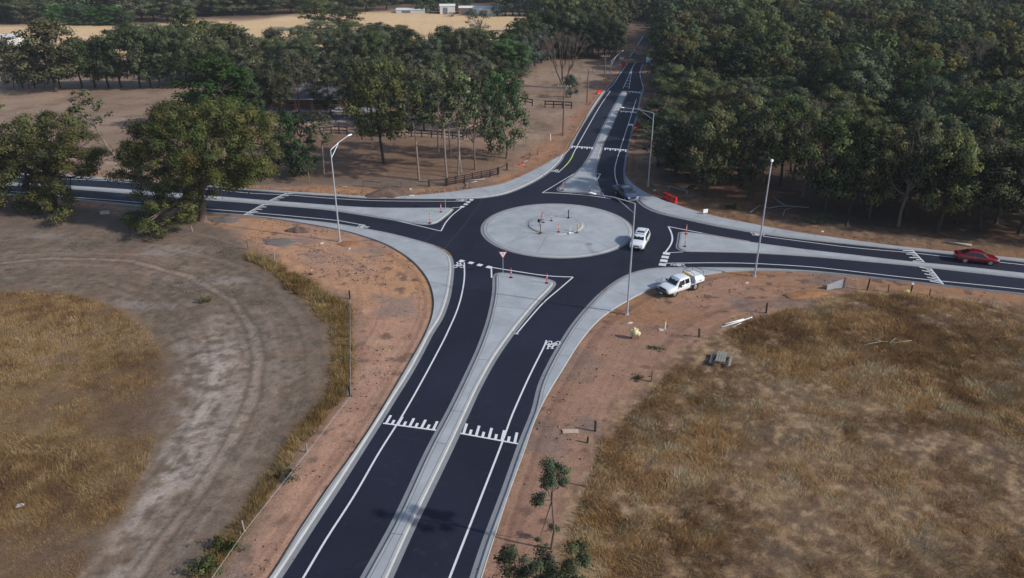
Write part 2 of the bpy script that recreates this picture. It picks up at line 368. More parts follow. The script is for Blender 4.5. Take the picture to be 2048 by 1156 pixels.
island([[(985,556),(985,550),(989,546),(997,544.5),(1006,545),(1043,550),(1090,557),(1101,559),(1110,561.5),(1114.5,565.5),(1113,570),(1106,579),(1076,610),(1043,650),(1015,688),(993,721),(964,774),(934.6,838),(905,903),(872,972),(832,1055),(787,1156),(733,1275)],
        [(733,1275),(655,1275)],
        [(655,1275),(720,1156),(787,1035),(850,902),(895.5,817),(934.6,737),(956,689),(972.6,641),(981,604.7),(984.5,580),(985,556)]],
       "long concrete splitter island on the near arm", joints=(((956,719),(979,720)),((903,821),(925,823)),((783,1067),(806,1069)),((991,612),(1060,619)),((873,885),(893,888))))
island([[(-260,357),(-60,363),(63,367),(150,372),(214,376),(320,383.5),(410,391),(473,395.8),(539,401.3),(589,404.7),(660,410.3),(743,415.2),(826,416),(897,415.6),(909,416),(910,419),(897.5,430.5),(876,447),(866,451),(853,450.8),(818,446.5),(766,438),(710,429),(660,421.5),(622,417.5),(539,410.8),(473,405),(410,400.6),(320,392.5),(214,384.5),(150,379.5),(63,374),(-60,369),(-260,363)],
        [(-260,363),(-260,357)]], "tapering concrete splitter island on the left arm", sc=.72)
island([[(1243,182),(1256.5,182)],[(1256.5,182),(1248,203),(1237,225),(1221,262),(1209,286.5),(1199,319.7),(1194.5,336),(1194.5,356),(1199,373),(1204,386),(1206,391),(1200,391.5),(1172.6,388),(1116,383.6),(1110,381.5),(1113,377),(1127.7,364.5),(1147.6,348),(1162.6,333),(1177.5,311),(1189,286.5),(1204,255),(1220.7,223),(1231.5,203),(1243,182)]],
       "concrete splitter island running up the far arm", sc=.8)
island([[(1356,466),(1359,463.8),(1366,463.6),(1404.6,468),(1446,475),(1501,484),(1600,497.5),(1709,510),(1797,520.5),(1906,531),(2046,546),(2200,563),(2400,585)],
        [(2400,585),(2400,598)],[(2400,598),(2200,575),(2046,557.5),(1862.5,537),(1797,530),(1709,522),(1619,514),(1512.6,507.5),(1429.5,505),(1366,504),(1355,501),(1350,496.5),(1353,486),(1356,466)]], "tapering concrete splitter island on the right arm", sc=.72)
# roundabout
RC = Vector((5.92, 94.3, 0)); RR = 10.05; RC2 = Vector(((P(1050,455).x + P(1172,455).x)/2, (P(1111,432).y + P(1111,479).y)/2, 0)); R2 = (P(1172,455).x - P(1050,455).x)/2
mb = MB(); n = 120
def circ(c, r, z): return [Vector((c.x + r*math.cos(2*math.pi*k/n), c.y + r*math.sin(2*math.pi*k/n), z)) for k in range(n)]
rs = [(RC,RR,-.1,3),(RC,RR,.034,3),(RC,RR-.3,.04,1),(RC,RR-.42,.11,1),(RC,RR-.72,.13,2),(RC,RR-.78,.129,0),(RC2,R2,.30,2),(RC2,R2-.04,.30,1),(RC2,R2-.4,.33,1),(RC2,R2-.5,.45,1),(RC2,R2-.72,.46,2),(RC2,R2-.77,.459,0)]
for k in range(len(rs)-1):
    mb.grid([circ(*rs[k][:3]), circ(*rs[k+1][:3])], rs[k][3], closed=True)
mb.poly(circ(*rs[-1][:3]), 0)
for k in (2, 7, 8, 10):
    a = 2*math.pi*k/12 + .2; c, s = math.cos(a), math.sin(a)
    A = RC2 + Vector((c*(R2+.1), s*(R2+.1), .302)); B = RC + Vector((c*(RR-.85), s*(RR-.85), .137)); nn = Vector((-s, c, 0))*.018
    mb.poly([A-nn, B-nn, B+nn, A+nn], 2)
mb.build("roundabout", [M['concrete'], M['concrete_kerb'], M['joint'], M['gutter']], kind='structure', label="round concrete centre island with an inner kerbed disc")
RZ = .46

# ------------------------------------------------------------------ road markings
def stripe(mb, px, wd=.13, z=.036, mi=0, step=.7):
    p = W(px, step, rl=1) if len(px) > 2 else [P(*q) for q in px]
    L = []; Rr = []
    for k, q in enumerate(p):
        t = (p[min(k+1, len(p)-1)] - p[max(k-1, 0)]).normalized(); nn = Vector((-t.y, t.x, 0))*wd/2
        L.append((q.x+nn.x, q.y+nn.y, z)); Rr.append((q.x-nn.x, q.y-nn.y, z))
    mb.grid([L, Rr], mi)
mb = MB()
stripe(mb, [(928.5,525),(929,550),(927,571),(921,599.7),(911,629.6),(894.5,666),(887,682),(846.6,758),(805.6,830.5),(758.6,905),(708.5,992),(652,1079.7),(607,1156),(535,1275)], .15)
stripe(mb, [(1093,681),(1090,690),(1058,754.6),(1025,829),(1013,862),(997,905),(955.5,1012),(899.4,1156),(855,1275)], .15)
stripe(mb, [(982,535),(1003,538.5),(1026,542),(1060,547.5),(1093,552),(1122,554),(1146,554.5)], .17)
stripe(mb, [(1146,555),(1117,580),(1088,604.6),(1060,636),(1033,668)], .15)
stripe(mb, [(1086,605),(1091,605.6)], .12); stripe(mb, [(1029,668),(1037,668.6)], .12); stripe(mb, [(982.7,536),(983.4,556)], .17)
stripe(mb, [(-260,355),(-60,352),(86,357),(200,361),(320,371),(441,381),(506,387),(572.6,390),(622,394),(679,398),(760,402),(909,403),(932,403)], .13)
stripe(mb, [(-260,370),(-60,378),(55,386),(149.5,395),(229,401),(339,410.5),(413,418),(506,425.5),(589,433),(672,441),(701.5,446),(731,451)], .14)
stripe(mb, [(766,436),(809.5,445.5),(850,455),(882,462.6)], .14); stripe(mb, [(882,462.6),(886,455),(891,446),(904,431),(915,422),(924.5,414.5)], .16); stripe(mb, [(904,416),(924,415)], .14)
stripe(mb, [(1336.5,453),(1341.5,463),(1345,476.5),(1341.5,490),(1330,506)], .2)
stripe(mb, [(1336.5,453.5),(1370,460),(1404.6,466.5)], .17); stripe(mb, [(1336.5,506),(1366,504.3)], .12)
stripe(mb, [(1330,527),(1429.5,526),(1512.6,527.6),(1619,534),(1687.5,541),(1819,556),(2046,579),(2200,596),(2400,618)], .14)
stripe(mb, [(1526,473),(1619,485),(1709,496),(1819,505.6),(1895,514),(2046,530),(2200,549),(2400,572)], .13)
stripe(mb, [(1196,220),(1190,229),(1203.5,207),(1221,182)][1:], .14); stripe(mb, [(1154,293),(1172.6,260),(1190,229)], .14); stripe(mb, [(1147,307),(1154,293)], .14); stripe(mb, [(1116,345.5),(1130,333)], .14)
stripe(mb, [(1213,182),(1221,182)], .2); stripe(mb, [(1215,180.6),(1228.5,166),(1239,149.7),(1248,137),(1255,127)], .16)
stripe(mb, [(1273,198),(1263,229),(1247,278),(1235.7,313),(1230,336),(1230.7,354.6),(1235.7,371)], .14)
stripe(mb, [(1287,177.6),(1283,163),(1280,148),(1281.5,138),(1285,128)], .14)
stripe(mb, [(1246,177),(1258,151),(1264,136.5),(1273,122)], .16); stripe(mb, [(1258,178),(1262,150),(1264.5,137)], .14)
for a, b in (((1248,172),(1258.5,174)),((1251,167),(1259,168.5)),((1253.5,161),(1260,162.5)),((1256,155.5),(1261,156.5))): stripe(mb, [a, b], .3)
stripe(mb, [(1259.5,114),(1286,73)], .22)
stripe(mb, [(1147.6,348),(1116,367),(1084.5,386)], .14); stripe(mb, [(1084.5,386),(1106,386),(1164,390),(1209,395.5),(1222,398)], .17); stripe(mb, [(1204,385),(1210,395)], .14)
stripe(mb, [(1194,348),(1201,348)], .3); stripe(mb, [(1201,348),(1195.5,358)], .14)
mb.build("road_marking", M['paint'], kind='structure', label="white painted lane and hold lines")
mb = MB(); stripe(mb, [(1130,333),(1137,325),(1143,316),(1147,307)], .2); mb.build("road_marking", M['paint_y'], kind='structure', label="lime stretch of the lane line")
mb = MB(); stripe(mb, [(1404.6,466.5),(1450,475),(1499,483)], .15); mb.build("road_marking", M['paint_r'], kind='structure', label="rust stained stretch of the island line")
def comb(A, B, dirn, tl, nn=5, line=.3, tw=.3, name=""):
    mb = MB(); A = P(*A); B = P(*B); d = (B-A); L = d.length; d.normalize(); dr = Vector((dirn[0], dirn[1], 0)).normalized()
    q = lambda p: (p.x, p.y, .040)
    nb = dr*line
    mb.poly([q(A), q(B), q(B-nb), q(A-nb)])
    m = 2*nn - 1
    for k in range(m):
        t = (k + .5)/m*L; c = A + d*t; ln = tl if k % 2 == 0 else tl*.48
        mb.poly([q(c-d*tw/2-dr*0.0), q(c+d*tw/2), q(c+d*tw/2+dr*ln), q(c-d*tw/2+dr*ln)])
    mb.build("road_marking", M['paint'], kind='structure', label=name)
def dirpx(a, b): d = P(*b) - P(*a); return (d.x, d.y), d.length
d, l = dirpx((772,844),(781,828.6)); comb((767,846),(873,860), d, l, 5, .16, .22, "white toothed bar across the near arm, left lane")
d, l = dirpx((1031.5,886),(1036,866)); comb((921,866),(1036,887), d, l, 5, .16, .22, "white toothed bar across the near arm, right lane")
d, l = dirpx((488,430.5),(505,430)); comb((488,430.5),(527,409), d, l, 5, .16, .22, "white toothed bar across the left arm, near lane")
d, l = dirpx((539,402),(556,401.5)); comb((539,402),(572.6,387), d, l, 4, .16, .22, "white toothed bar across the left arm, far lane")
d, l = dirpx((1823,500),(1804,499.5)); comb((1823,500.5),(1847,525), d, l, 4, .16, .22, "white toothed bar across the right arm, far lane")
d, l = dirpx((1884,569),(1860,564)); comb((1860,537.5),(1885,569), d, l, 5, .16, .22, "white toothed bar across the right arm, near lane")
comb((1142,293),(1187,296), (-.15,-1), 1.2, 5, .35, .26, "white toothed bar across the far arm, left lane")
comb((1208,296.7),(1254,300.6), (-.15,-1), 1.2, 5, .35, .26, "white toothed bar across the far arm, right lane")
comb((1240,222.5),(1274,225), (-.15,-1), 1.1, 4, .4, .3, "second white toothed bar across the far arm")
comb((1257,183),(1281,185), (-.15,-1), 1.2, 4, .5, .3, "third white toothed bar across the far arm")
comb((1256.5,249),(1266,250), (-.1,-1), 1.2, 2, .6, .3, "short white toothed bar in the far bicycle lane")
def dashes(pts, a, b, wd, ln, name):
    mb = MB(); d = (P(*b) - P(*a)).normalized(); nn = Vector((-d.y, d.x, 0))
    for q in pts:
        c = P(*q); f = lambda s, t: ((c + d*s*ln/2 + nn*t*wd/2 - nn*0).x, (c + d*s*ln/2 + nn*t*wd/2).y, .044)
        mb.poly([f(-1,-1), f(1,-1), f(1,1), f(-1,1)])
    mb.build("road_marking", M['paint'], kind='structure', label=name)
dashes([(923.5,522.5),(942,526.3),(959.6,530.6),(978,534.7)], (923,522), (978,534.5), .62, .62, "white give way dashes at the near arm")
dashes([(924.5,414),(931.6,409),(936.8,404.5),(942.6,400.3)], (924,414), (942.6,400.3), .6, .6, "white give way dashes at the left arm")
dashes([(1333,507.5),(1330.3,514.7),(1327.7,522),(1325,529.6)], (1333,507.5), (1325,529.6), .85, .75, "white give way dashes at the right arm")
def bike(c, up, right, sz, name):              # bicycle symbol: unit glyph x -0.5..0.5, y 0..0.85
    mb = MB(); C = P(*c); U = Vector((*up, 0)).normalized(); X = Vector((*right, 0)).normalized()
    g = lambda x, y: tuple(C + X*x*sz[0] + U*(y-.42)*sz[1])[:2] + (.05,)
    n = 20; th = .065
    for cx in (-.29, .29):
        o = [g(cx + .21*math.cos(2*math.pi*k/n), .22 + .22*math.sin(2*math.pi*k/n)) for k in range(n)]
        i = [g(cx + (.21-th)*math.cos(2*math.pi*k/n), .22 + (.22-th)*math.sin(2*math.pi*k/n)) for k in range(n)]
        mb.grid([o, i], closed=True)
    zz = [0]
    def seg(a, b, t=.075):
        dx, dy = b[0]-a[0], b[1]-a[1]; l = math.hypot(dx, dy); nx, ny = -dy/l*t/2, dx/l*t/2; zz[0] += 1
        q = [g(a[0]+nx, a[1]+ny), g(b[0]+nx, b[1]+ny), g(b[0]-nx, b[1]-ny), g(a[0]-nx, a[1]-ny)]
        mb.poly([(x, y, z + .002*zz[0]) for x, y, z in q])
    seg((-.29,.22),(-.12,.60)); seg((-.12,.60),(.20,.60)); seg((-.02,.24),(.20,.60)); seg((-.12,.60),(-.02,.24)); seg((.16,.78),(.29,.22))
    seg((-.25,.74),(-.05,.74), .09); seg((-.15,.74),(-.10,.56)); seg((.06,.80),(.22,.80), .08); seg((-.29,.22),(-.02,.24), .06)
    mb.build("road_marking", M['paint'], kind='structure', label=name)
bike((917.5,530.5), (-.05,1), (1,0), (1.25,2.1), "white bicycle symbol beside the near left path")
bike((1104,691), (-.35,-1), (-1,.1), (1.35,2.0), "white bicycle symbol, wheels uppermost, in the near right lane")
bike((727,454), (1,-.35), (.1,1), (1.15,2.0), "white bicycle symbol on the left arm, near lane")
bike((923,401), (-1,.1), (0,-1), (1.0,2.0), "white bicycle symbol on the left arm, far lane")
bike((1355,531), (-1,.1), (0,-1), (1.0,2.1), "white bicycle symbol behind the parked pickup")
bike((1516,469.5), (1,-.25), (0,1), (1.1,2.0), "white bicycle symbol on the right arm, far lane")
bike((1111.5,342), (.4,1), (1,-.4), (1.1,2.0), "white bicycle symbol on the far arm")
# faint scratched setting-out lines on the new asphalt
mb = MB(); stripe(mb, [(967,398),(931,447),(889,497)], .05); stripe(mb, [(917,408),(880,455),(850,484)], .05)
mb.build("road_marking", mat("scuffed_line", (.07,.08,.085), .8), kind='structure', label="thin scuffed construction joints in the asphalt")

# ------------------------------------------------------------------ ground sheet
def inpoly(X, Y, poly):
    c = np.zeros(X.shape, bool); n = len(poly)
    for i in range(n):
        x1, y1 = poly[i]; x2, y2 = poly[(i+1) % n]
        if y1 == y2: continue
        c ^= ((y1 > Y) != (y2 > Y)) & (X < (x2-x1)*(Y-y1)/(y2-y1) + x1)
    return c
def dpoly(X, Y, pts, closed=False):
    D = np.full(X.shape, 1e9); A = np.zeros(X.shape); s = 0; m = len(pts)
    for i in range(m if closed else m-1):
        x1, y1 = pts[i]; x2, y2 = pts[(i+1) % m]; dx, dy = x2-x1, y2-y1; L = math.hypot(dx, dy)
        if L < 1e-6: continue
        t = np.clip(((X-x1)*dx + (Y-y1)*dy)/L**2, 0, 1); d = np.hypot(X-x1-t*dx, Y-y1-t*dy); k = d < D
        D = np.where(k, d, D); A = np.where(k, s + t*L, A); s += L
    return D, A
def wp(px): return [tuple(P(u, v))[:2] for u, v in px]
def axis(lo, hi, a, b, st, g=1.05):
    out = list(np.arange(a, b, st)); s = st; x = a; left = []
    while x > lo: s *= g; x -= s; left.append(x)
    s = st; x = out[-1]
    while x < hi: s *= g; x += s; out.append(x)
    return np.array(left[::-1] + out)
def zone(X, Y, px, soft, wob=1.0, seed=0):
    """signed soft membership of a traced area; the border wobbles"""
    poly = wp(px); D, _ = dpoly(X, Y, poly, True); ins = inpoly(X, Y, poly); sd = np.where(ins, D, -D)
    sd = sd + wob*(fbm(X, Y, 3.0, 50+seed) - .5)*2
    return np.clip(sd/soft*.5 + .5, 0, 1)
Zsw = [(405,436),(440,452),(490,485),(545,512),(600,552),(640,580),(695,600),(706,640),(714,720),(700,780),(650,845),(612,905),(575,960),(520,1050),(450,1156),(350,1300),(560,1300),(720,900),(870,650),(880,560),(800,480),(600,430)]
Zsw2 = [(-260,395),(0,400),(160,412),(300,425),(420,438),(420,420),(200,398),(0,385),(-260,370)]
Znw = [(-260,330),(100,338),(250,350),(420,366),(560,372),(640,372),(720,376),(810,380),(850,375),(900,374),(960,362),(1010,350),(1035,318),(1070,290),(1110,262),(1150,225),(1180,190),(1205,160),(1235,130),(1260,140),(1200,240),(1140,320),(1000,400),(600,400),(-260,360)]
Zse = [(900,1300),(1040,1300),(1080,1156),(1120,1060),(1150,970),(1180,890),(1228,825),(1290,775),(1335,715),(1400,684),(1450,650),(1540,632),(1660,592),(1720,575),(1860,588),(2048,612),(2400,660),(2400,600),(1600,530),(1250,540),(1080,760),(940,1156)]
Zne = [(1290,150),(1286,200),(1282,260),(1276,320),(1278,350),(1300,375),(1350,398),(1420,418),(1560,448),(1750,477),(1900,492),(2048,505),(2400,540),(2400,580),(1500,480),(1240,380),(1250,280)]
Zgold = [(-400,600),(-60,592),(60,584),(150,592),(230,618),(300,668),(335,740),(325,830),(290,930),(245,1020),(170,1130),(60,1300),(-400,1300)]
Zhedge = [(500,508),(560,532),(610,555),(660,592),(700,612),(708,700),(702,770),(650,835),(600,900),(560,955),(500,1050),(420,1156),(330,1290),(385,1156),(470,1040),(538,940),(590,870),(655,790),(672,720),(660,655),(612,602),(560,558),(500,520)]
Zmow = [(-400,470),(0,460),(200,470),(420,470),(540,520),(600,580),(665,650),(680,720),(655,790),(580,880),(525,960),(420,1060),(330,1180),(250,1300),(60,1300),(170,1130),(245,1020),(290,930),(325,830),(335,740),(300,668),(230,618),(150,592),(60,584),(-400,600)]
Zpale = [(330,760),(380,690),(430,640),(500,690),(505,780),(470,850),(400,960),(310,1060),(220,1156),(150,1230),(120,1190),(200,1090),(270,980),(330,870)]
Zfarfield = [(-500,64),(0,54),(130,50),(250,51),(330,42),(480,42),(620,29),(740,24),(900,27),(1050,32),(1045,70),(900,95),(500,100),(0,130),(-500,150)]
Zforest = [(1296,60),(1297,150),(1300,200),(1294,260),(1290,310),(1300,350),(1345,385),(1430,412),(1560,440),(1750,470),(1900,485),(2048,495),(2600,560),(2600,-60),(1300,-60)]
Zgrove = [(340,172),(480,165),(560,190),(720,170),(1000,155),(1045,140),(1100,120),(1255,118),(1290,60),(1290,20),(1080,30),(1040,95),(700,100),(340,120)]
Zpad = [(640,265),(930,285),(1000,300),(1030,330),(860,380),(640,375),(560,372),(430,360),(540,290)]
Zsand = [(873,208),(935,208),(960,250),(925,275),(760,262),(790,240),(870,238)]
Zshade = [(-400,400),(100,405),(250,430),(380,470),(300,500),(150,460),(-400,450)]
def build_ground():
    xs = axis(-620, 620, -62, 78, .2, 1.04); ys = axis(8, 900, 33, 118, .2, 1.025)
    X, Y = np.meshgrid(xs, ys)
    col = lambda *c: np.array(c)[None, None, :]
    lerp = lambda A, B, t: A + (B - A)*t[..., None]
    n1 = fbm(X, Y, 9, 1); n2 = fbm(X, Y, 2.2, 2); n3 = fbm(X, Y, .9, 3, 3); n4 = fbm(X, Y, 30, 4)
    C = lerp(col(.20,.125,.075), col(.155,.103,.068), np.clip((n1-.35)*3, 0, 1))          # right field
    nf = fbm(X, Y, .55, 71, 3); C = lerp(C, col(.23,.155,.09), np.clip((n2-.5)*2.5, 0, .8)); C = lerp(C, col(.33,.235,.145), np.clip((nf-.52)*5, 0, .85)); C = lerp(C, col(.085,.062,.045), np.clip((.44-nf)*5, 0, .75))
    # back paddocks
    back = np.clip((Y-112)/6, 0, 1)*np.clip((60-X)/5, 0, 1)*np.clip((-X*.0+1), 0, 1)
    Cb = lerp(col(.21,.145,.105), col(.30,.215,.16), np.clip((n1-.3)*2.2, 0, 1)); Cb = lerp(Cb, col(.13,.10,.075), np.clip((n2-.55)*3, 0, 1))
    C = lerp(C, Cb, back)
    z = zone(X, Y, Zpad, 4, 2, 1); C = lerp(C, lerp(col(.135,.085,.06), col(.165,.095,.062), n2), z*.8)
    left = np.clip((-8-X)/4, 0, 1)*np.clip((118-Y)/4, 0, 1)
    Cl = lerp(col(.17,.125,.10), col(.125,.10,.08), np.clip((n2-.3)*2, 0, 1)); C = lerp(C, Cl, left)
    z = zone(X, Y, Zmow, 1.5, 1.2, 2); track = wp([(-400,520),(-60,530),(100,517),(250,522),(380,552),(465,600),(505,660),(518,720),(505,800),(460,890),(395,990),(330,1075),(270,1156),(180,1290)])
    D, A = dpoly(X, Y, track)
    st = fbm(D*2.8 + 40, A*.16, 1, 9, 3)
    Cm = lerp(col(.155,.118,.092), col(.215,.168,.135), np.clip((st*.45+n2*.55-.33)*2.0, 0, 1)); Cm = lerp(Cm, col(.105,.088,.068), np.clip((n3-.52)*4, 0, .8)); Cm = lerp(Cm, col(.155,.11,.08), np.clip((fbm(X, Y, 1.5, 44)-.5)*4, 0, .6))
    zp = zone(X, Y, Zpale, 2, 2.2, 3); Cm = lerp(Cm, col(.34,.285,.25), zp*np.clip((n3*.75+st*.3-.40)*4.5, 0, .95))
    zr = np.clip((n1-.55)*4, 0, 1)*(Y > 70); Cm = lerp(Cm, col(.17,.11,.09), zr*.7)
    pal2 = np.clip((fbm(X*.35, Y, 3, 12)-.55)*5, 0, 1)*(Y > 62)*(X < -22); Cm = lerp(Cm, col(.26,.22,.205), pal2*.6)
    wob = (fbm(X, Y, 5, 61)-.5)*1.0; Dw = D + wob*.35
    Cm = lerp(Cm, col(.25,.195,.16), np.exp(-((Dw-.0)/.30)**2)*.95); Cm = lerp(Cm, col(.085,.068,.055), np.exp(-((Dw-.55)/.14)**2)*.6)
    Cm = lerp(Cm, col(.24,.19,.155), np.exp(-((Dw-1.75)/.22)**2)*.6*(n2 > .4)); Cm = lerp(Cm, col(.09,.073,.06), np.exp(-((Dw-4.2)/.2)**2)*.45); Cm = lerp(Cm, col(.09,.073,.06), np.exp(-((Dw-5.7)/.2)**2)*.4)
    Cm = lerp(Cm, col(.10,.08,.06), np.clip((.40-fbm(X, Y, .5, 72, 3))*6, 0, .6))
    C = lerp(C, Cm, z)
    zg = zone(X, Y, Zgold, 2, 1.5, 4); Cg = lerp(col(.15,.10,.055), col(.21,.14,.07), n2); Cg = lerp(Cg, col(.12,.078,.052), np.clip((n1-.5)*4, 0, 1)); C = lerp(C, Cg, zg)
    zh = zone(X, Y, Zhedge, 1, .8, 5); C = lerp(C, lerp(col(.13,.085,.04), col(.22,.13,.05), n2), zh)
    # bare earth verges with wheel streaks that follow the kerb
    dk = np.minimum.reduce([dpoly(X, Y, [tuple(p)[:2] for p in c[1][::3]])[0] for c in (cSW, cSE, cNE, cNW)])
    Ak = dpoly(X, Y, [tuple(p)[:2] for p in cSW[1][::3]])[1] + dpoly(X, Y, [tuple(p)[:2] for p in cSE[1][::3]])[1]
    sk = fbm(dk*3.6, Ak*.05, 1, 21, 3); rut = np.clip((fbm(dk*2.2 + 9, Ak*.035, 1, 23, 2)-.64)*9, 0, 1)
    Cd = lerp(col(.31,.19,.135), col(.42,.285,.20), np.clip((sk*.5 + n2*.5 - .28)*1.6, 0, 1)); Cd = lerp(Cd, col(.42,.25,.13), np.clip((n1-.30)*3, 0, 1)*np.clip((Y-66)/12, 0, 1)*(X < 0)*.85); Cd = lerp(Cd, col(.35,.20,.11), np.clip((n1-.42)*4, 0, 1)*((Y > 68) & (X > 0))*.8)
    Cd = lerp(Cd, col(.14,.095,.075), np.clip((fbm(X, Y, 1.1, 31, 4)-.66)*9, 0, .8)); Cd = lerp(Cd, col(.21,.175,.155), np.clip((fbm(X, Y, 6, 33)-.6)*6, 0, .7))
    Cd = lerp(Cd, col(.17,.105,.08), rut*.45)
    for k, zz in enumerate((Zsw, Zsw2, Znw, Zse)):
        z = zone(X, Y, zz, 1.2, 1.0, 6+k); k2 = .78 if zz is Zse else (.85 if zz is Znw else 1); C = lerp(C, Cd*np.array([k2, k2*.93, k2*.93])[None, None, :], z)
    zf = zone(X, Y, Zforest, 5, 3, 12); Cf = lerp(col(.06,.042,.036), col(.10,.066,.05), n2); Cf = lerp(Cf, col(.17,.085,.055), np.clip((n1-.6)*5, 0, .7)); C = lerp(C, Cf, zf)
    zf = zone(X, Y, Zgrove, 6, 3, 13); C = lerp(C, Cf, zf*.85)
    z = zone(X, Y, Zne, 1.5, 1.0, 14); C = lerp(C, Cd*np.array([.62,.55,.5])[None, None, :], z)
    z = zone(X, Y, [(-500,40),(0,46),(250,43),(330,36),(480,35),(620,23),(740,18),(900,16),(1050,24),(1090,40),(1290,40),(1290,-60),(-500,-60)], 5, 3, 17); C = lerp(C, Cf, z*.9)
    z = zone(X, Y, Zfarfield, 4, 2, 15); C = lerp(C, lerp(col(.52,.36,.20), col(.62,.45,.27), n1), z)
    z = zone(X, Y, Zsand, 1.5, .6, 16); C = lerp(C, lerp(col(.36,.25,.19), col(.42,.31,.24), n2), z)
    far_road = np.exp(-(dpoly(X, Y, wp([(-60,160),(30,152),(100,150)]))[0]/5)**2); C = lerp(C, col(.30,.26,.23), far_road*.8)
    # heights
    away = np.clip((dk-1.5)/6, 0, 1); road = inpoly(X, Y, [(p.x, p.y) for p in ring]); away = np.where(road, 0, away)
    Z = away*((n1-.5)*.5 + (n2-.5)*.16) - np.where(away > 0, 0, 0)*.0
    Z = Z - np.clip((.0-0), 0, 1); Z = np.where(road, -.03, Z + np.clip(.5-dk, 0, .5)*-.03)
    Z = Z + away*(n3-.5)*.07
    ny, nx = X.shape; V = np.stack([X, Y, Z], -1).reshape(-1, 3); idx = np.arange(ny*nx).reshape(ny, nx)
    Fq = np.stack([idx[:-1,:-1], idx[:-1,1:], idx[1:,1:], idx[1:,:-1]], -1).reshape(-1, 4)
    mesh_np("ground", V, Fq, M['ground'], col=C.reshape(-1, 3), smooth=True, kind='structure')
build_ground()

# ------------------------------------------------------------------ trees
def rdir(n):
    a = rng.normal(size=(n, 3)); return a / np.linalg.norm(a, axis=1, keepdims=True)
def leaves(puffs, size, per, tint, flat=.8, loose=.45, droop=0.0):
    V = []; Cc = []; NN = []
    for (x, y, z, r) in puffs:
        k = max(12, int(per * r * r)); d = rdir(k); d[:, 2] = np.where((d[:, 2] < -.25) & (rng.random(k) < .75), -d[:, 2], d[:, 2])
        rad = r * (rng.random(k) ** .45) * (1 + .16*rng.normal(size=k)).clip(.5, 1.35)
        c = np.array([x, y, z]) + d * rad[:, None] * np.array([1, 1, flat]); c[:, 2] -= droop*rng.random(k)*r
        nn = d + loose * rng.normal(size=(k, 3)) + np.array([0, 0, .25]); nn /= np.linalg.norm(nn, axis=1, keepdims=True)
        a = np.cross(nn, rdir(k)); a /= np.linalg.norm(a, axis=1, keepdims=True); b = np.cross(nn, a)
        s = size * (.6 + .8*rng.random(k)); s1 = (s*.5)[:, None]; s2 = (s*.32)[:, None]
        V.append(np.stack([c - a*s1, c - b*s2, c + a*s1, c + b*s2], 1))
        sn = d*.8 + nn*.45; sn /= np.linalg.norm(sn, axis=1, keepdims=True); NN.append(np.repeat(sn, 4, 0))
        t = np.array(tint) * (1 + .2*rng.normal()) * np.array([1 + .10*rng.normal(), 1, 1 + .1*rng.normal()])
        lc = t[None, :] * (1 + .2*rng.normal(size=(k, 1))).clip(.5, 1.7)
        Cc.append(np.repeat(lc, 4, 0))
    V = np.concatenate(V).reshape(-1, 3); Fq = np.arange(len(V)).reshape(-1, 4)
    return V, Fq, np.concatenate(Cc).clip(.004, .5), np.concatenate(NN)
def limb_mesh(mb, base, fork, puffs, r0, lean=(0, 0), nl=6, every=2, sub=.35, multi=1):
    base = Vector(base); fork = Vector(fork)
    for m in range(multi):
        o = Vector((random.uniform(-.5, .5), random.uniform(-.5, .5), 0)) * (0 if m == 0 else 2.0); f2 = fork + o*1.5
        mid = (base + f2)/2 + Vector((random.uniform(-.25, .25), random.uniform(-.25, .25), 0))
        mb.tube([base, base + (mid-base)*.12, mid, f2], [r0*1.35, r0, r0*.82, r0*.66], 8)
    P2 = sorted(puffs, key=lambda p: random.random())
    mains = [Vector(p[:3]) for p in P2[:nl]]; hubs = []
    for q in mains:
        e = fork + (q - fork)*.95; m1 = fork + (q-fork)*.45 + Vector((0, 0, -.06*(q-fork).length)) + Vector([random.uniform(-.3, .3) for _ in range(3)])
        mb.tube([fork, m1, e], [r0*.5, r0*.34, r0*.12], 6, cap=False); hubs += [m1, (m1+e)/2]
    for p in P2[nl::every]:
        q = Vector(p[:3]); h = min(hubs, key=lambda a: (a-q).length) if hubs else fork
        mb.tube([h, (h+q)/2 + Vector((0, 0, -.12)), q], [r0*.22, r0*.15, r0*.05], 5, cap=False)
def gum_variant(seed, Hh=12.0, Rr=4.6, cb=.32, npf=34, pr=(1.0, 1.65), size=.36, per=88, tint=(.098, .112, .052), fork=.3, flat=.8, r0=.28, gaps=0.35, bark='bark_dark', top=1.0, ov=0.0, multi=1, droop=0.0, loose=.45, open_=True):
    random.seed(seed); global rng; rng = np.random.default_rng(seed)
    ph = random.random()*6; puffs = []; tries = 0
    while len(puffs) < npf and tries < 4000:
        tries += 1
        a = random.random()*2*math.pi; t = random.random()                        # t: height in crown
        z = Hh*(cb + (1-cb)*t) ; prof = math.sin(math.pi*min(1, (t*(.86-ov*.2) + .16 + ov*.12)))**.7
        rr = Rr*prof*(1 + .28*math.sin(2*a+ph) + .18*math.sin(5*a+2*ph))
        k = random.random()**(.45)
        x, y = math.cos(a)*rr*k, math.sin(a)*rr*k
        p = random.uniform(*pr); z = min(z, Hh*top - p*.7)
        if t < .45 and k < .5 and open_: continue
        if any((x-q[0])**2+(y-q[1])**2+(z-q[2])**2 < (gaps*(p+q[3]))**2*1.6 for q in puffs): continue
        puffs.append((x, y, z, p))
    V, Fq, C, NR = leaves(puffs, size, per, tint, flat, loose, droop)
    PUFFS[seed] = puffs
    mb = MB(); limb_mesh(mb, (0, 0, -.3), (random.uniform(-.4, .4), random.uniform(-.4, .4), Hh*fork), puffs, r0, multi=multi)
    return V, Fq, C, NR, mb
VAR = {}; PUFFS = {}
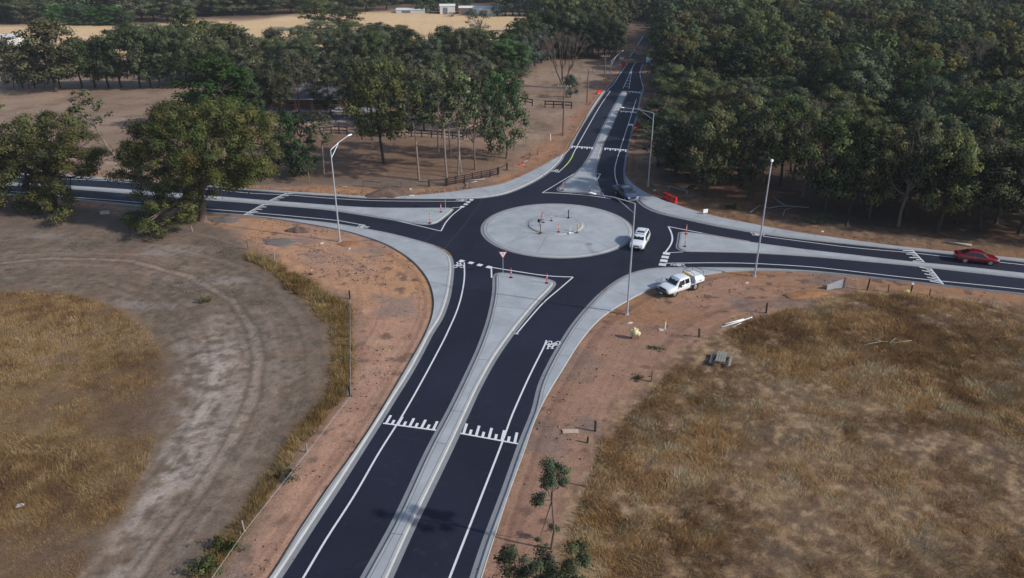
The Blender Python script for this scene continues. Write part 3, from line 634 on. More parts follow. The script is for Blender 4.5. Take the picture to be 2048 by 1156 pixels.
def proto(key, barkname, **k):
    V, Fq, C, NR, mb = gum_variant(**k)
    me_c = mesh_np("crown", V, Fq, M['leaf'], col=C, nrm=NR); t = mb.build("trunk", M[barkname], smooth=True)
    VAR[key] = (me_c.data, t.data); bpy.data.objects.remove(me_c); bpy.data.objects.remove(t)
for i in range(7):
    proto('gum%d' % i, 'bark_dark', seed=100+i, Rr=4.3 + .25*(i % 3), npf=46, cb=.20 + .04*(i % 3), pr=(.9, 1.75), per=90, gaps=.31)
for i in range(3): proto('open%d' % i, 'bark', seed=130+i, Rr=4.2, npf=24, pr=(.7, 1.3), cb=.36, per=60, tint=(.11, .115, .065), r0=.24)
for i in range(3): proto('slim%d' % i, 'bark_pale', seed=150+i, Hh=12, Rr=2.5, npf=26, pr=(.55, 1.05), cb=.50, per=80, size=.32, fork=.52, r0=.14, tint=(.095, .11, .055))
for i in range(2): proto('dense%d' % i, 'bark_dark', seed=170+i, Hh=10, Rr=3.6, npf=85, pr=(.75, 1.25), cb=.08, per=120, size=.32, fork=.15, tint=(.05, .085, .035), gaps=.26, ov=.5, open_=False)
for i in range(2): proto('cone%d' % i, 'bark_dark', seed=180+i, Hh=12, Rr=2.7, npf=50, pr=(.6, 1.05), cb=.12, per=80, size=.36, fork=.2, tint=(.045, .065, .04), gaps=.28, ov=.9, open_=False)
for i in range(2): proto('bush%d' % i, 'bark_dark', seed=190+i, Hh=4, Rr=2.2, npf=26, pr=(.5, .95), cb=.12, per=100, size=.24, fork=.12, tint=(.065, .085, .052), gaps=.26, r0=.1, open_=False)
for i in range(2): proto('cas%d' % i, 'bark_dark', seed=200+i, Hh=12, Rr=2.8, npf=44, pr=(.6, 1.1), cb=.16, per=90, size=.34, fork=.2, tint=(.09, .105, .078), gaps=.28, ov=.4, open_=False, droop=.6)
for i in range(2): proto('leafy%d' % i, 'bark', seed=210+i, Hh=12, Rr=4.2, npf=60, pr=(.8, 1.3), cb=.14, per=80, size=.34, fork=.2, tint=(.085, .11, .055), gaps=.3, droop=.5)
BH = dict(gum=12, open=12, slim=12, dense=10, cone=12, bush=4, cas=12, leafy=12); BR = dict(gum=4.9, open=4.6, slim=2.7, dense=4.1, cone=3.0, bush=2.6, cas=3.2, leafy=4.6)
random.seed(11); rng = np.random.default_rng(11)
def put_tree(loc, h, r, kind, label, group=None, color=(1, 1, 1), name="gum_tree", cat="tree", lean=(0, 0), var=None, rz=None):
    k = kind + str(var if var is not None else random.randrange(7 if kind == 'gum' else (3 if kind in ('open', 'slim') else 2)))
    e = empty(name, loc, random.random()*6.28 if rz is None else rz, label=label, cat=cat, group=group)
    sx = r/BR[kind]; e.scale = (sx, sx, h/BH[kind]); e.rotation_euler[0] = lean[0]; e.rotation_euler[1] = lean[1]
    c = bpy.data.objects.new("crown", VAR[k][0]); link(c, e); c.color = (*color, 1)
    t = bpy.data.objects.new("trunk", VAR[k][1]); link(t, e); return e
def tree_px(u, v, vtop, wpx, kind, label, **k):
    b = P(u, v); depth = b.y*CT + H*ST; return put_tree(b, hgt(u, v, vtop), wpx/2/(F/depth), kind, label, **k)

TREES = []      # footprints kept clear by the random woods
def T(u, v, vt, wp_, kind, label, **k): TREES.append(P(u, v)); return tree_px(u, v, vt, wp_, kind, label, **k)
G = "gum trees standing about the brick house"
T(590,352,222,96,'dense',"dark dense round tree just behind the big roadside gum", color=(.75,.85,.8), name="dense_tree")
T(618,366,318,34,'slim',"small stooping sapling at the foot of the dark dense tree", color=(.8,.9,.8), name="sapling")
T(648,350,218,74,'slim',"thin straight gum with a bare pale stem before the driveway", color=(.9,.85,.95), name="slim_gum_tree")
T(440,262,112,190,'dense',"broad very dark evergreen behind the crown of the big roadside gum", color=(.62,.68,.5), name="dense_tree")
T(470,250,128,120,'dense',"second very dark evergreen, joined to the broad one", color=(.6,.66,.5), name="dense_tree", var=1)
T(768,326,118,122,'gum',"olive crowned gum with a bent pale stem in front of the driveway fence", color=(.9,.93,.75), var=2)
T(812,276,170,70,'open',"dark gum forking low into several stems at the rail fence", color=(.6,.65,.65), var=1)
T(838,360,160,92,'slim',"leaning gum with a forked pale foot above the post and rail fence", color=(.8,.85,.85), name="slim_gum_tree", var=0)
T(895,369,132,88,'slim',"tall slim gum rising from the end post of the dark fence", color=(.95,1.05,.85), name="slim_gum_tree", var=1)
T(901,312,160,80,'slim',"slim gum just behind the tall one at the fence end post", color=(.9,.9,.9), name="slim_gum_tree", var=2)
T(916,356,140,80,'slim',"dark stemmed slim gum, left of a close pair", color=(.8,.95,.8), name="slim_gum_tree", var=2)
T(922,346,140,86,'slim',"pale stemmed slim gum, right of a close pair", color=(.85,1.05,.85), name="slim_gum_tree", var=0)
T(951,340,152,80,'open',"tall gum with two upright stems inside the dark fence", color=(.9,1.05,.85), var=0)
T(1013,317,138,96,'leafy',"leafy gum clothed nearly to the ground at the right of the yard", color=(.72,1,.85), var=0)
T(990,270,140,90,'leafy',"green gum just behind the leafy one at the right of the yard", color=(.75,1.05,.8), var=1)
T(877,305,165,80,'slim',"slim gum behind the rail fence in the middle of the yard", color=(.8,.85,.85), name="slim_gum_tree", var=0)
for i, (u, v, vt, wd) in enumerate([(490,228,128,74),(525,222,110,84),(560,224,118,80),(598,226,105,90),(662,226,138,70),(715,240,118,84),(742,236,122,80),(848,262,135,84),(790,215,118,80),(930,225,128,76),(880,215,120,80),(967,215,120,84),(830,205,118,76),(905,205,112,70),(760,200,112,74)]):
    T(u, v, vt, wd, 'open' if i % 3 == 0 else 'gum', "grey green gum in the belt of trees around the brick house", group=G, color=(.78+.1*(i % 2), .82, .85))
for i, (u, v, vt, wd) in enumerate([(505,240,150,80),(545,236,140,80),(610,214,120,86),(700,208,112,90),(726,214,108,86),(860,240,140,90),(905,250,150,80),(950,250,150,84),(812,205,108,90),(870,190,100,90),(940,190,100,90),(1000,200,112,90),(660,200,100,90),(580,200,100,90)]):
    T(u, v, vt, wd, 'gum' if i % 2 else 'open', "grey green gum in the belt of trees around the brick house", group=G, color=(.85,.88,.88))
for i, u in enumerate((28,46,58,70,90,121)):
    T(u, 178-i % 2*2, 88, 60, 'gum' if i % 2 else 'leafy', "gum in the close clump ending the paddock tree row at left", group="clump ending the paddock tree row at left", color=(.68,.85,.75))
T(112,184,36,140,'gum', "tallest broad gum standing up above the paddock tree row", color=(1.15,1.05,.75), var=4)
for i, (u, vt) in enumerate(((165,74),(190,80),(218,70),(243,58),(281,50),(303,54),(322,58),(346,52),(368,56))):
    T(u, 176, vt, 82, 'gum', "gum with a short bare trunk in the row across the pink paddock", group="row of gums across the paddock", color=(.72,.85,.75))
T(238,324,168,84,'slim',"leaning sparse gum with a long bare stem on the left paddock", color=(.75,.8,.7), name="slim_gum_tree", lean=(-.05,-.42), var=1, rz=0)
T(-8,290,178,110,'open',"flat topped pale green tree at the left edge of the frame", color=(.9,1.2,.8), var=2)
T(1010,150,76,104,'dense',"bright green rounded tree at the corner of the back paddock", color=(1.2,1.45,.7), name="dense_tree", var=0)
for i, (u, v, vt) in enumerate(((1045,146,66),(1058,138,60),(1070,132,55),(1083,126,50),(1096,121,47))):
    T(u, v, vt, 48, 'cas', "grey green she-oak in the straight row beside the red paddock", group="row of she-oaks beside the red paddock", name="she_oak_tree", color=(.85,.95,.95))
for i, (u, v, vt) in enumerate(((1010,112,66),(985,108,60),(1030,106,55),(960,106,62))):
    T(u, v, vt, 38, 'cone', "narrow near-black conifer in front of the golden field", group="narrow conifers in front of the golden field", name="conifer_tree", color=(.55,.6,.7))
for i in range(13):
    u = 1098 + i*11
    T(u, 117 - (i % 3)*3, 18 + (i*7 % 5)*6, 62, 'gum', "tall dark gum in the wall of trees behind the red paddock", group="wall of tall gums behind the red paddock", color=(.55,.66,.66))
T(1141,196,150,44,'bush',"round blue green bush below the bare tree on the paddock", color=(.5,.85,.95), name="bush", cat="bush")
T(1139,172,150,36,'bush',"dark olive bush behind the blue green one", color=(.5,.62,.5), name="bush", cat="bush", var=1)
T(1350,345,268,90,'bush',"large blue grey bush at the forest edge behind the far street lamp", color=(.62,.85,1.15), name="bush", cat="bush")
T(957,62,16,62,'bush',"rounded grey blue tree hiding the farmhouse on the golden field", color=(1.1,1.3,1.7), name="bush", cat="tree")
T(905,33,24,24,'bush',"small bare shrub by the white shed on the golden field", color=(1.6,1.2,1.3), name="bush", cat="bush")
# far tree line behind the golden field
FL = "tree line behind the golden field"
for i in range(20):
    u = -150 + i*27; v = 44 + 3*math.sin(i)
    if 85 < u < 260: continue
    T(u, v, -14, 78, 'gum', "gum in the tree line behind the golden field", group=FL, color=(1.15,1.15,1.2))
for i in range(9):
    T(105 + i*18, 50, 8 + (i % 3)*3, 46, 'dense', "bright green rounded tree in the windbreak on the golden field", group="windbreak on the golden field", name="dense_tree", color=(1.1,1.35,.9))
for i in range(11):
    T(392 + i*38, 33 - i*1.2, -20, 66, 'gum', "grey gum standing along the far side of the golden field", group="grey gums along the golden field's far side", color=(.95,.95,1.05))
for i in range(9):
    T(836 + i*13, 25, -2 + (i % 2)*5, 24, 'cone', "green hedge conifer behind the white shed", group="hedge conifers behind the white shed", name="conifer_tree", color=(1.3,1.9,1))
for i in range(8):
    T(995 + i*15, 32, -22, 46, 'cas', "dark green tree closing the golden field at its right end", group="trees closing the golden field", color=(.85,1.1,.85))
for i, (u, v, vt, wd) in enumerate([(262,96,44,80),(300,92,46,76),(352,94,48,80),(420,88,42,86),(455,92,46,70),(640,86,40,80),(700,84,42,80),(760,84,44,76),(800,80,50,60)]):
    T(u, v, vt, wd, 'gum', "gum standing before the golden field", group="loose trees edging the golden field", color=(.95,.98,.9))
T(690,66,8,84,'gum', "tall dark rounded gum at the near edge of the golden field", color=(.7,.75,.85), var=3)
T(640,60,-2,86,'gum', "gum with bleached branches beside the tall dark rounded one", color=(1.0,1.0,1.0), var=5)

# custom trees whose leaf clusters are set out in space around their trunks
def custom_tree(name, label, base, fork, puffs, size, per, tint, r0, bark, nl=8, color=(1, 1, 1), multi=1, droop=.3, cat="tree", flat=.8, every=2):
    e = empty(name, base, 0, label=label, cat=cat)
    loc = [(p[0]-base[0], p[1]-base[1], p[2]-base[2], p[3]) for p in puffs]
    V, Fq, C, NR = leaves(loc, size, per, tint, flat, .5, droop); c = mesh_np("crown", V, Fq, M['leaf_single'], e, col=C, nrm=NR); c.color = (*color, 1)
    mb = MB(); limb_mesh(mb, (0, 0, -.3), Vector(fork) - Vector(base), loc, r0, nl=nl, multi=multi, every=every); mb.build("trunk", M[bark], e, smooth=True); return e
def fill(poly, n, Y0, dY, pr, seed, gap=.5, shell=True):
    random.seed(seed); us = [p[0] for p in poly]; vs = [p[1] for p in poly]; out = []; tr = 0
    cu = sum(us)/len(us); cv = sum(vs)/len(vs)
    while len(out) < n and tr < 30000:
        tr += 1; u = random.uniform(min(us), max(us)); v = random.uniform(min(vs), max(vs))
        if not inpoly(np.array([u]), np.array([v]), poly)[0]: continue
        du = (u-cu)/(max(us)-min(us))*2; dv = (v-cv)/(max(vs)-min(vs))*2; k = math.sqrt(max(.05, 1 - min(1, du*du + dv*dv)))
        Y = Y0 + dY*k*(random.uniform(-1, 1) if random.random() < .5 else -random.uniform(.4, 1)); p = PY(u, v, Y)
        if p.z < .7:
            q = P(u, v, random.uniform(.7, 2.0)); p = q
            if abs(p.y - Y0) > dY*1.35: continue
        r = random.uniform(*pr)
        if any((p - Vector(q[:3])).length < gap*(r+q[3]) for q in out): continue
        out.append((p.x, p.y, p.z, r))
    return out
bigb = P(405, 441)
bp = [(222,330),(240,300),(262,262),(272,232),(320,212),(370,215),(415,205),(440,198),(480,205),(505,212),(540,232),(545,265),(552,300),(552,345),(520,362),(470,372),(440,372),(425,392),(390,400),(352,395),(330,402),(300,395),(262,385),(235,368)]
pf = fill(bp, 225, bigb.y, 7.0, (.85, 1.6), 5, .37) + fill([(255,425),(300,402),(350,400),(395,405),(392,432),(350,455),(325,480),(285,486),(262,462)], 42, bigb.y-3, 4.2, (.7, 1.15), 6, .36)
custom_tree("gum_tree", "big spreading gum with a thick straight trunk beside the left arm of the road", bigb, PY(396, 372, bigb.y), pf, .215, 280, (.074, .090, .028), .62, 'bark', nl=14, color=(1.25, 1.15, 1.15))
lb = P(108, 412)
lp = [(-60,300),(-30,262),(20,250),(60,228),(100,226),(135,232),(160,262),(200,275),(212,300),(190,330),(185,352),(150,352),(120,345),(112,372),(150,385),(152,420),(110,438),(80,415),(68,442),(40,412),(30,372),(0,368),(-60,360)]
custom_tree("gum_tree", "wide low gum hanging over the left arm at the left edge of the frame", lb, PY(104, 352, lb.y), fill(lp, 185, lb.y, 6.5, (.8, 1.4), 8, .36), .215, 290, (.085, .092, .033), .4, 'bark_dark', nl=12)
lb2 = P(-60, 420); custom_tree("gum_tree", "dense gum cut by the left edge of the frame below the flat topped tree", lb2, PY(-50, 350, lb2.y), fill([(-170,300),(-100,240),(-30,250),(25,300),(35,350),(10,402),(-60,400),(-160,400)], 120, lb2.y, 6, (.9, 1.5), 9, .4), .24, 220, (.10, .10, .04), .4, 'bark_dark')
sb = P(1101, 1098); Y = sb.y
sp = [(1095,925,.55),(1108,932,.5),(1099,943,.55),(1122,935,.45),(1130,942,.42),(1092,958,.5),(1104,966,.45),(1124,965,.48),(1132,960,.35),(1090,970,.45),(1074,996,.48),(1080,1004,.42),(1070,1005,.36),(1086,990,.38),(1104,1054,.35),(1112,1056,.3),(1078,1080,.28),(1098,950,.4),(1118,953,.4)]
custom_tree("slim_gum_tree", "young thin gum with sparse dark leaf tufts beside the near right kerb", sb, PY(1104, 1000, Y), [(*PY(u, v, Y + random.uniform(-.8, .8)), r*.9) for u, v, r in sp], .115, 1700, (.062, .088, .052), .085, 'bark', nl=6, every=1)
bb = P(1075, 1262); Y = bb.y
bl = fill([(985,1100),(1005,1085),(1025,1100),(1030,1128),(1060,1110),(1085,1092),(1100,1105),(1104,1145),(1120,1150),(1118,1230),(1030,1230),(1030,1150),(1005,1140)], 30, Y, 1.6, (.35, .62), 14, .5)
custom_tree("gum_tree", "bushy young gum at the bottom of the frame beside the kerb", bb, PY(1068, 1190, Y), bl, .12, 1300, (.066, .082, .048), .1, 'bark', nl=8)
bb = P(1165, 1262); Y = bb.y
bl = fill([(1135,1080),(1155,1070),(1175,1082),(1182,1105),(1170,1125),(1150,1140),(1160,1160),(1150,1230),(1110,1230),(1112,1150),(1132,1120),(1128,1095)], 22, Y, 1.4, (.35, .6), 15, .5)
custom_tree("gum_tree", "second bushy young gum at the bottom of the frame, nearer the dry field", bb, PY(1150, 1190, Y), bl, .12, 1300, (.07, .088, .045), .1, 'bark', nl=8)
# bare tree on the paddock
random.seed(3); db = P(1127, 176); mb = MB(); hh = hgt(1127, 176, 88)
def branch(p, d, l, r, n):
    q = p + d*l; mb.tube([p, (p+q)/2 + Vector([random.uniform(-.1, .1)*l for _ in range(3)]), q], [r, r*.85, r*.6], 5, cap=False)
    if n:
        for _ in range(3 if n > 1 else 4):
            branch(q, (d + Vector((random.uniform(-.5, .5), random.uniform(-.5, .5), random.uniform(-.05, .3)))).normalized(), l*random.uniform(.6, .85), r*.6, n-1)
e = empty("dead_tree", db, label="leafless grey tree with upright branches on the red paddock", cat="tree")
for a in (-.45, -.1, .28): branch(Vector((0, 0, 0)), Vector((a, random.uniform(-.2, .2), 1)).normalized(), hh*.42, .28, 4)
mb.build("trunk", M['bark'], e, smooth=True)

def dead(loc, hh, label, seed, r0=.22):
    global mb
    random.seed(seed); mb = MB(); e = empty("dead_tree", loc, label=label, cat="tree")
    for a in (-.35, .1, .4): branch(Vector((0, 0, 0)), Vector((a, random.uniform(-.3, .3), 1)).normalized(), hh*.40, r0, 4)
    mb.build("trunk", M['bark'], e, smooth=True)
dead(P(1950,205), 11.5, "pale leafless tree standing out of the forest canopy at the far right", 4)
dead(P(1640,140), 12, "bleached dead tree rising among the upper forest crowns", 6)
dead(P(1590,360), 10, "grey dead tree with bent limbs behind the front forest gums", 7)
# ---- forest right of the far arm, and the groves left of it
edge = wp([(1345,40),(1334,75),(1316,108),(1302,150),(1300,200),(1308,240),(1302,290),(1306,335),(1335,352),(1372,362),(1405,372),(1450,388),(1500,396),(1560,408),(1640,428),(1720,442),(1800,452),(1870,464),(1960,460),(2060,478),(2400,520)])
fpoly = edge + [(210, 100), (420, 470), (420, 560), (105, 560)]
def scatter(poly, sp, seed, dmax=470):
    r = random.Random(seed); xs = [p[0] for p in poly]; ys = [p[1] for p in poly]; out = []
    y = min(ys); row = 0
    while y < min(max(ys), dmax):
        x = min(xs) + (row % 2)*sp/2
        while x < max(xs):
            px, py = x + r.uniform(-.42, .42)*sp, y + r.uniform(-.42, .42)*sp
            dep = py*CT + H*ST
            if abs(px) < dep*.69 + 7 and inpoly(np.array([px]), np.array([py]), poly)[0]: out.append((px, py))
            x += sp
        y += sp*.87; row += 1
    return out
cand = scatter(fpoly, 6.7, 1)
front = [(1312,332),(1350,352),(1383,362),(1412,396),(1430,372),(1478,352),(1497,402),(1560,372),(1606,392),(1648,420),(1697,425),(1738,436),(1797,452),(1812,432),(1873,464),(1880,440),(1938,430),(1960,458),(1990,448),(2035,470)]
cand = [c for c in cand if c[1] > 60 and all((c[0]-P(*q).x)**2 + (c[1]-P(*q).y)**2 > 22 for q in front)]
gpoly = wp([(365,176),(480,168),(560,185),(640,176),(720,170),(860,165),(980,160),(1030,150),(1040,128),(1095,114),(1232,108),(1240,80),(1250,40),(1080,52),(1045,122),(900,134),(760,136),(600,138),(450,138),(360,142)])
cg = [c for c in scatter(gpoly, 7.4, 2) if all((c[0]-t.x)**2 + (c[1]-t.y)**2 > 16 for t in TREES)]
gpoly2 = wp([(-300,43),(0,42),(250,40),(330,32),(480,31),(620,18),(740,12),(900,6),(1060,6),(1090,24),(1245,40),(1255,40),(1262,-30),(-400,-30)])
cg2 = scatter(gpoly2, 7, 3, 450)
kerb = [tuple(p)[:2] for p in cNE[1][::3]] + [tuple(P(1292,150))[:2], tuple(P(1300,110))[:2]]
def low(x, y):
    if y < 112: return 1.0
    d = float(dpoly(np.array([x]), np.array([y]), kerb)[0][0]); return max(.55, min(1.0, .5 + (d-4)/24))
random.seed(21)
for i, (u, v) in enumerate(front):
    b = P(u, v); put_tree(b, random.uniform(11.5, 14.5)*low(b.x, b.y), random.uniform(3.6, 4.9), 'gum' if i % 4 else 'open', "gum with a bare dark trunk at the front edge of the forest, facing the road", group="gums along the front edge of the forest", color=random.choice(((.78,.80,.72),(.66,.72,.70),(.98,.94,.66),(.90,.84,.74))))
random.seed(77); cand = [c for c in cand if random.random() < .86 - .5*(float(fbm(np.array([c[0]]), np.array([c[1]]), 26, 90)[0]) > .62)]
cand.sort(key=lambda c: math.hypot(c[0], c[1]))
budget = 300 - sum(1 for o in COL.objects if o.get("category") == "tree")
nf = int(budget*.66); ng = min(len(cg), budget - nf); nf = budget - ng
cg.sort(key=lambda c: math.hypot(c[0], c[1]))
for x, y in cand[:nf]:
    q_ = random.random(); put_tree((x, y, 0), (8.5 + 6.5*q_ + random.uniform(-1, 1))*low(x, y), 3.0 + 3.0*q_ + random.uniform(-.5, .6), random.choice(('gum','gum','gum','gum','open','leafy')), "dark olive gum within the dense forest right of the far road", group="gums of the dense forest right of the far road", color=random.choice(((.80,.88,.84),(.68,.79,.80),(.95,.94,.78),(.75,.90,.76),(.88,.85,.84))))
for x, y in cg[:ng]:
    put_tree((x, y, 0), random.uniform(9, 13), random.uniform(3.8, 5.4), 'gum' if random.random() < .7 else 'leafy', "gum in the dark grove behind the brick house", group="gums of the grove behind the brick house", color=random.choice(((.72,.8,.78),(.85,.84,.72),(.66,.78,.74),(.82,.86,.84))))
rest = cand[nf:] + cg[ng:] + cg2 + scatter(wp([(1235,42),(1362,42),(1370,-30),(1235,-30)]), 6, 4, 470)
# the far wood: one uncountable mass, lighter clusters than the single trees
def far_wood(pts):
    lod = {}
    for i in range(7):
        for l, (sz, pr_) in enumerate(((.62, 26), (.9, 12))):
            lod[i, l] = leaves(PUFFS[100+i], sz, pr_, (.098*.76, .112*.86, .052*.88), .8, .4)
    VV, CC, NN = [], [], []; tb = MB()
    for x, y in pts:
        i = random.randrange(7); V, Fq, C, NR = lod[i, 0 if math.hypot(x, y) < 270 else 1]
        a = random.random()*6.28; c, s_ = math.cos(a), math.sin(a); k = random.uniform(.72, 1.32); kz = k*random.uniform(.82, 1.05)
        Rm = np.array([[c, -s_, 0], [s_, c, 0], [0, 0, 1]])
        VV.append((V*np.array([k, k, kz])) @ Rm.T + np.array([x, y, 0])); NN.append(NR @ Rm.T)
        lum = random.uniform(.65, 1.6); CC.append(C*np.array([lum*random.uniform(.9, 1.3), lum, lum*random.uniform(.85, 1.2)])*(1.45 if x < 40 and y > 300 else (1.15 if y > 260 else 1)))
        if random.random() < .4: tb.tube([(x, y, 0), (x + .3, y, 6)], [.25, .15], 4, cap=False)
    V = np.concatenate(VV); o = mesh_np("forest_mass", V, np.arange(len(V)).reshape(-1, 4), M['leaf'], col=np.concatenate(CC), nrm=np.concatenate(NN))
    mark(o, label="unbroken canopy of distant forest filling the far right and far left", cat="forest", kind='stuff')
    tb.build("trunk_mass", M['bark_dark'], o)
    print("WOOD", len(V)//4)
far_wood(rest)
print("TREES", len(cand), len(cg), len(cg2), budget)

# ------------------------------------------------------------------ buildings and far structures
def wall_house():
    o = P(630, 215); A = P(555, 222); B = P(697, 222); d = (B-A).normalized(); nrm = Vector((-d.y, d.x, 0)); L = (B-A).length
    e = empty("brick_house", A, math.atan2(d.y, d.x), label="long brick house with pillared verandah and grey roof behind the trees", cat="house")
    mb = MB(); mb.box((L/2, 6.2, 1.35), (L, 7.4, 2.7)); mb.build("wall", M['brick'], e)
    mb = MB(); mb.box((L/2 + 2, .8, .09), (L+8, 4.2, .18)); mb.build("verandah_slab", M['concrete'], e)
    for i in range(5): mb = MB(); x = .4 + i*(L-.8)/4; mb.box((x, 0, 1.45), (.55, .55, 2.5)); mb.box((x, 0, .28), (.7, .7, .2)); mb.build("pillar", M['brick'], e)
    mb = MB(); x0, x1, y0, y1, z0, z1 = -.6, L+.6, -.9, 10.4, 2.72, 5.0; ym = (y0+y1)/2; h = (y1-y0)/2
    c = [(x0,y0,z0),(x1,y0,z0),(x1,y1,z0),(x0,y1,z0)]; r1 = (x0+h, ym, z1); r2 = (x1-h, ym, z1)
    mb.poly([c[0],c[1],r2,r1]); mb.poly([c[1],c[2],r2]); mb.poly([c[2],c[3],r1,r2]); mb.poly([c[3],c[0],r1]); mb.poly(c[::-1]); rf = mb.build("roof", M['roof'], e)
    mb = MB(); mb.box((L/2, -.95, 2.68), (L+1.2, .14, .16)); mb.build("gutter", M['whitewall'], rf)
    for x in (3, 7.5, 12): mb = MB(); mb.box((x, 2.48, 1.5), (1.8, .06, 1.2)); wn = mb.build("window", M['glass'], e); f = MB(); f.box((x, 2.455, .86), (2.0, .1, .1)); f.build("sill", M['whitewall'], wn)
    mb = MB(); mb.box((10, 2.48, 1.05), (.95, .06, 2.1)); mb.build("door", M['wood_dark'], e)
wall_house()
def shed(base, size, rz, wallm, roofm, name, label, cat="shed", door=True):
    e = empty(name, base, rz, label=label, cat=cat); a, b, h = size
    mb = MB(); mb.box((0, 0, h/2), (a, b, h))
    for s_ in (-1, 1): mb.poly([(s_*a/2, -b/2, h), (s_*a/2, b/2, h), (s_*a/2, 0, h + b*.14)])
    mb.build("wall", wallm, e)
    mb = MB()
    for s_ in (-1, 1): mb.poly([(-a/2-.2, s_*(b/2+.2), h-.02), (a/2+.2, s_*(b/2+.2), h-.02), (a/2+.2, 0, h + b*.14 + .05), (-a/2-.2, 0, h + b*.14 + .05)])
    mb.build("roof", roofm, e)
    if door: mb = MB(); mb.box((-a*.15, -b/2-.03, h*.42), (a*.3, .06, h*.8)); mb.build("door", M['trim'] if roofm is M['roof'] else M['roof'], e)
shed(P(895,27), (6.8, 5, 3.4), .1, M['tank'], M['whitewall'], "shed", "small white metal shed standing alone before the green hedge conifers")
shed(P(976,30), (13, 7, 2.8), -.05, M['whitewall'], M['tank'], "farmhouse", "pale farmhouse partly hidden by the rounded grey blue tree", "house")
shed(P(934,27), (7, 5, 2.6), 0, M['brick'], M['whitewall'], "shed", "low shed with a pale roof between the white shed and the farmhouse")
shed(P(822,25), (13, 5, 1.3), 0, M['tank'], M['tank'], "shed", "long low grey shed at the far edge of the golden field")
shed(P(813,232), (2.6, 6, 2.6), .25, M['whitewall'], M['whitewall'], "caravan", "white caravan seen between the stems of the dark forked gum", "caravan")
shed(P(23,92), (7, 5, 3), .2, M['whitewall'], M['tank'], "shed", "tiny pale shed at the left behind the paddock tree row")
# ------------------------------------------------------------------ fences
def fence(name, label, pts, ht, rails, m, post=.14, rail=(.05, .14), gaps=(), mats=None, group=None):
    b0 = P(*pts[0]); e = empty(name, b0, label=label, cat="fence", group=group); mb = MB(); top = []
    for (u, v) in pts:
        p = P(u, v) - b0; q = MB(); hh = ht*random.uniform(.97, 1.06); q.box((p.x, p.y, hh/2 - .15), (post, post, hh + .3)); q.build("post", m, e); top.append(p)
    for z in rails:
        for i in range(len(top)-1):
            if i in gaps: continue
            a, b = top[i].copy(), top[i+1].copy(); a.z = b.z = z*ht; mb.bar(a, b, rail[0], rail[1])
    if rails: mb.build("rail", m, e)
    return e
random.seed(5)
fence("rail_fence", "dark brown rail fence round the sand yard, with a corner at the slim gums", [(723,268),(743,270),(763,272.5),(782.5,270.8),(803,272),(823,273),(843.5,274),(863,275),(884,276.5),(905,278.5),(926,280),(933,275.5),(940,270),(947,265),(954.5,260),(961,256)], 1.35, (.5, .95), M['wood_dark'], .2, (.08, .17))
fence("rail_fence", "short dark brown rail fence beside the driveway, left of the gap", [(622,271),(641,269),(663,267),(678.6,267),(694.7,268)], 1.35, (.5, .95), M['wood_dark'], .2, (.08, .17))
fence("rail_fence", "dark four rail fence on the verge, above the far left path", [(894,371.4),(912,367.5),(929,365),(945,361),(963,357),(980,354),(995,350)], 1.2, (.2, .45, .7, .95), M['wood_dark'], .15, (.05, .12))
fence("rail_fence", "two dark posts joined by one rail, left of the four rail fence", [(858,373.5),(892,372)], 1.15, (.88,), M['wood_dark'], .2, (.08, .12))
fence("rail_fence", "single dark rail running up from the right end of the four rail fence", [(997,349),(1013.5,340)], 1.15, (.85,), M['wood_dark'], .2, (.07, .1))
fence("rail_fence", "weathered post and top rail fence behind the dark spoil heap", [(727.5,374),(763.5,378),(803,376)], 1.1, (.93,), M['wood'], .2, (.08, .12))
fence("rail_fence", "weathered post and top rail fence beside the orange marker on the verge", [(1059.6,316),(1075,310)], 1.0, (.93,), M['wood'], .2, (.08, .12))
fence("rail_fence", "dark rail fence beside the leafy gum, left of the paddock opening", [(1035,206),(1050,209),(1064.5,212)], 1.4, (.5, .95), M['wood_dark'], .24, (.1, .2))
fence("rail_fence", "dark rail fence behind the nearest power pole", [(1090,214.8),(1107,215),(1125,216),(1143,217)], 1.4, (.5, .95), M['wood_dark'], .24, (.1, .2))
fence("low_rail", "low timber rail on two short posts behind the red barriers", [(1337,380),(1373,390)], .7, (.9,), M['wood_grey'], .16, (.08, .12))
fence("low_rail", "low timber rail at the forest edge beside the far street lamp pole", [(1287,324),(1312,334)], .8, (.9,), M['wood'], .16, (.08, .12))
def post(u, v, vt, name, label, m, wd=.13, lean=0, group=None, cat="post"):
    mb = MB(); h = hgt(u, v, vt); mb.box((0, 0, h/2 - .1), (wd, wd, h + .2)); mb.box((0, 0, h + .01), (wd*.6, wd*.6, .03)); b = P(u, v)
    o = mb.build(name, m); o.location = b; o.rotation_euler = (lean, lean*.5, random.random()); return mark(o, label, cat, group)
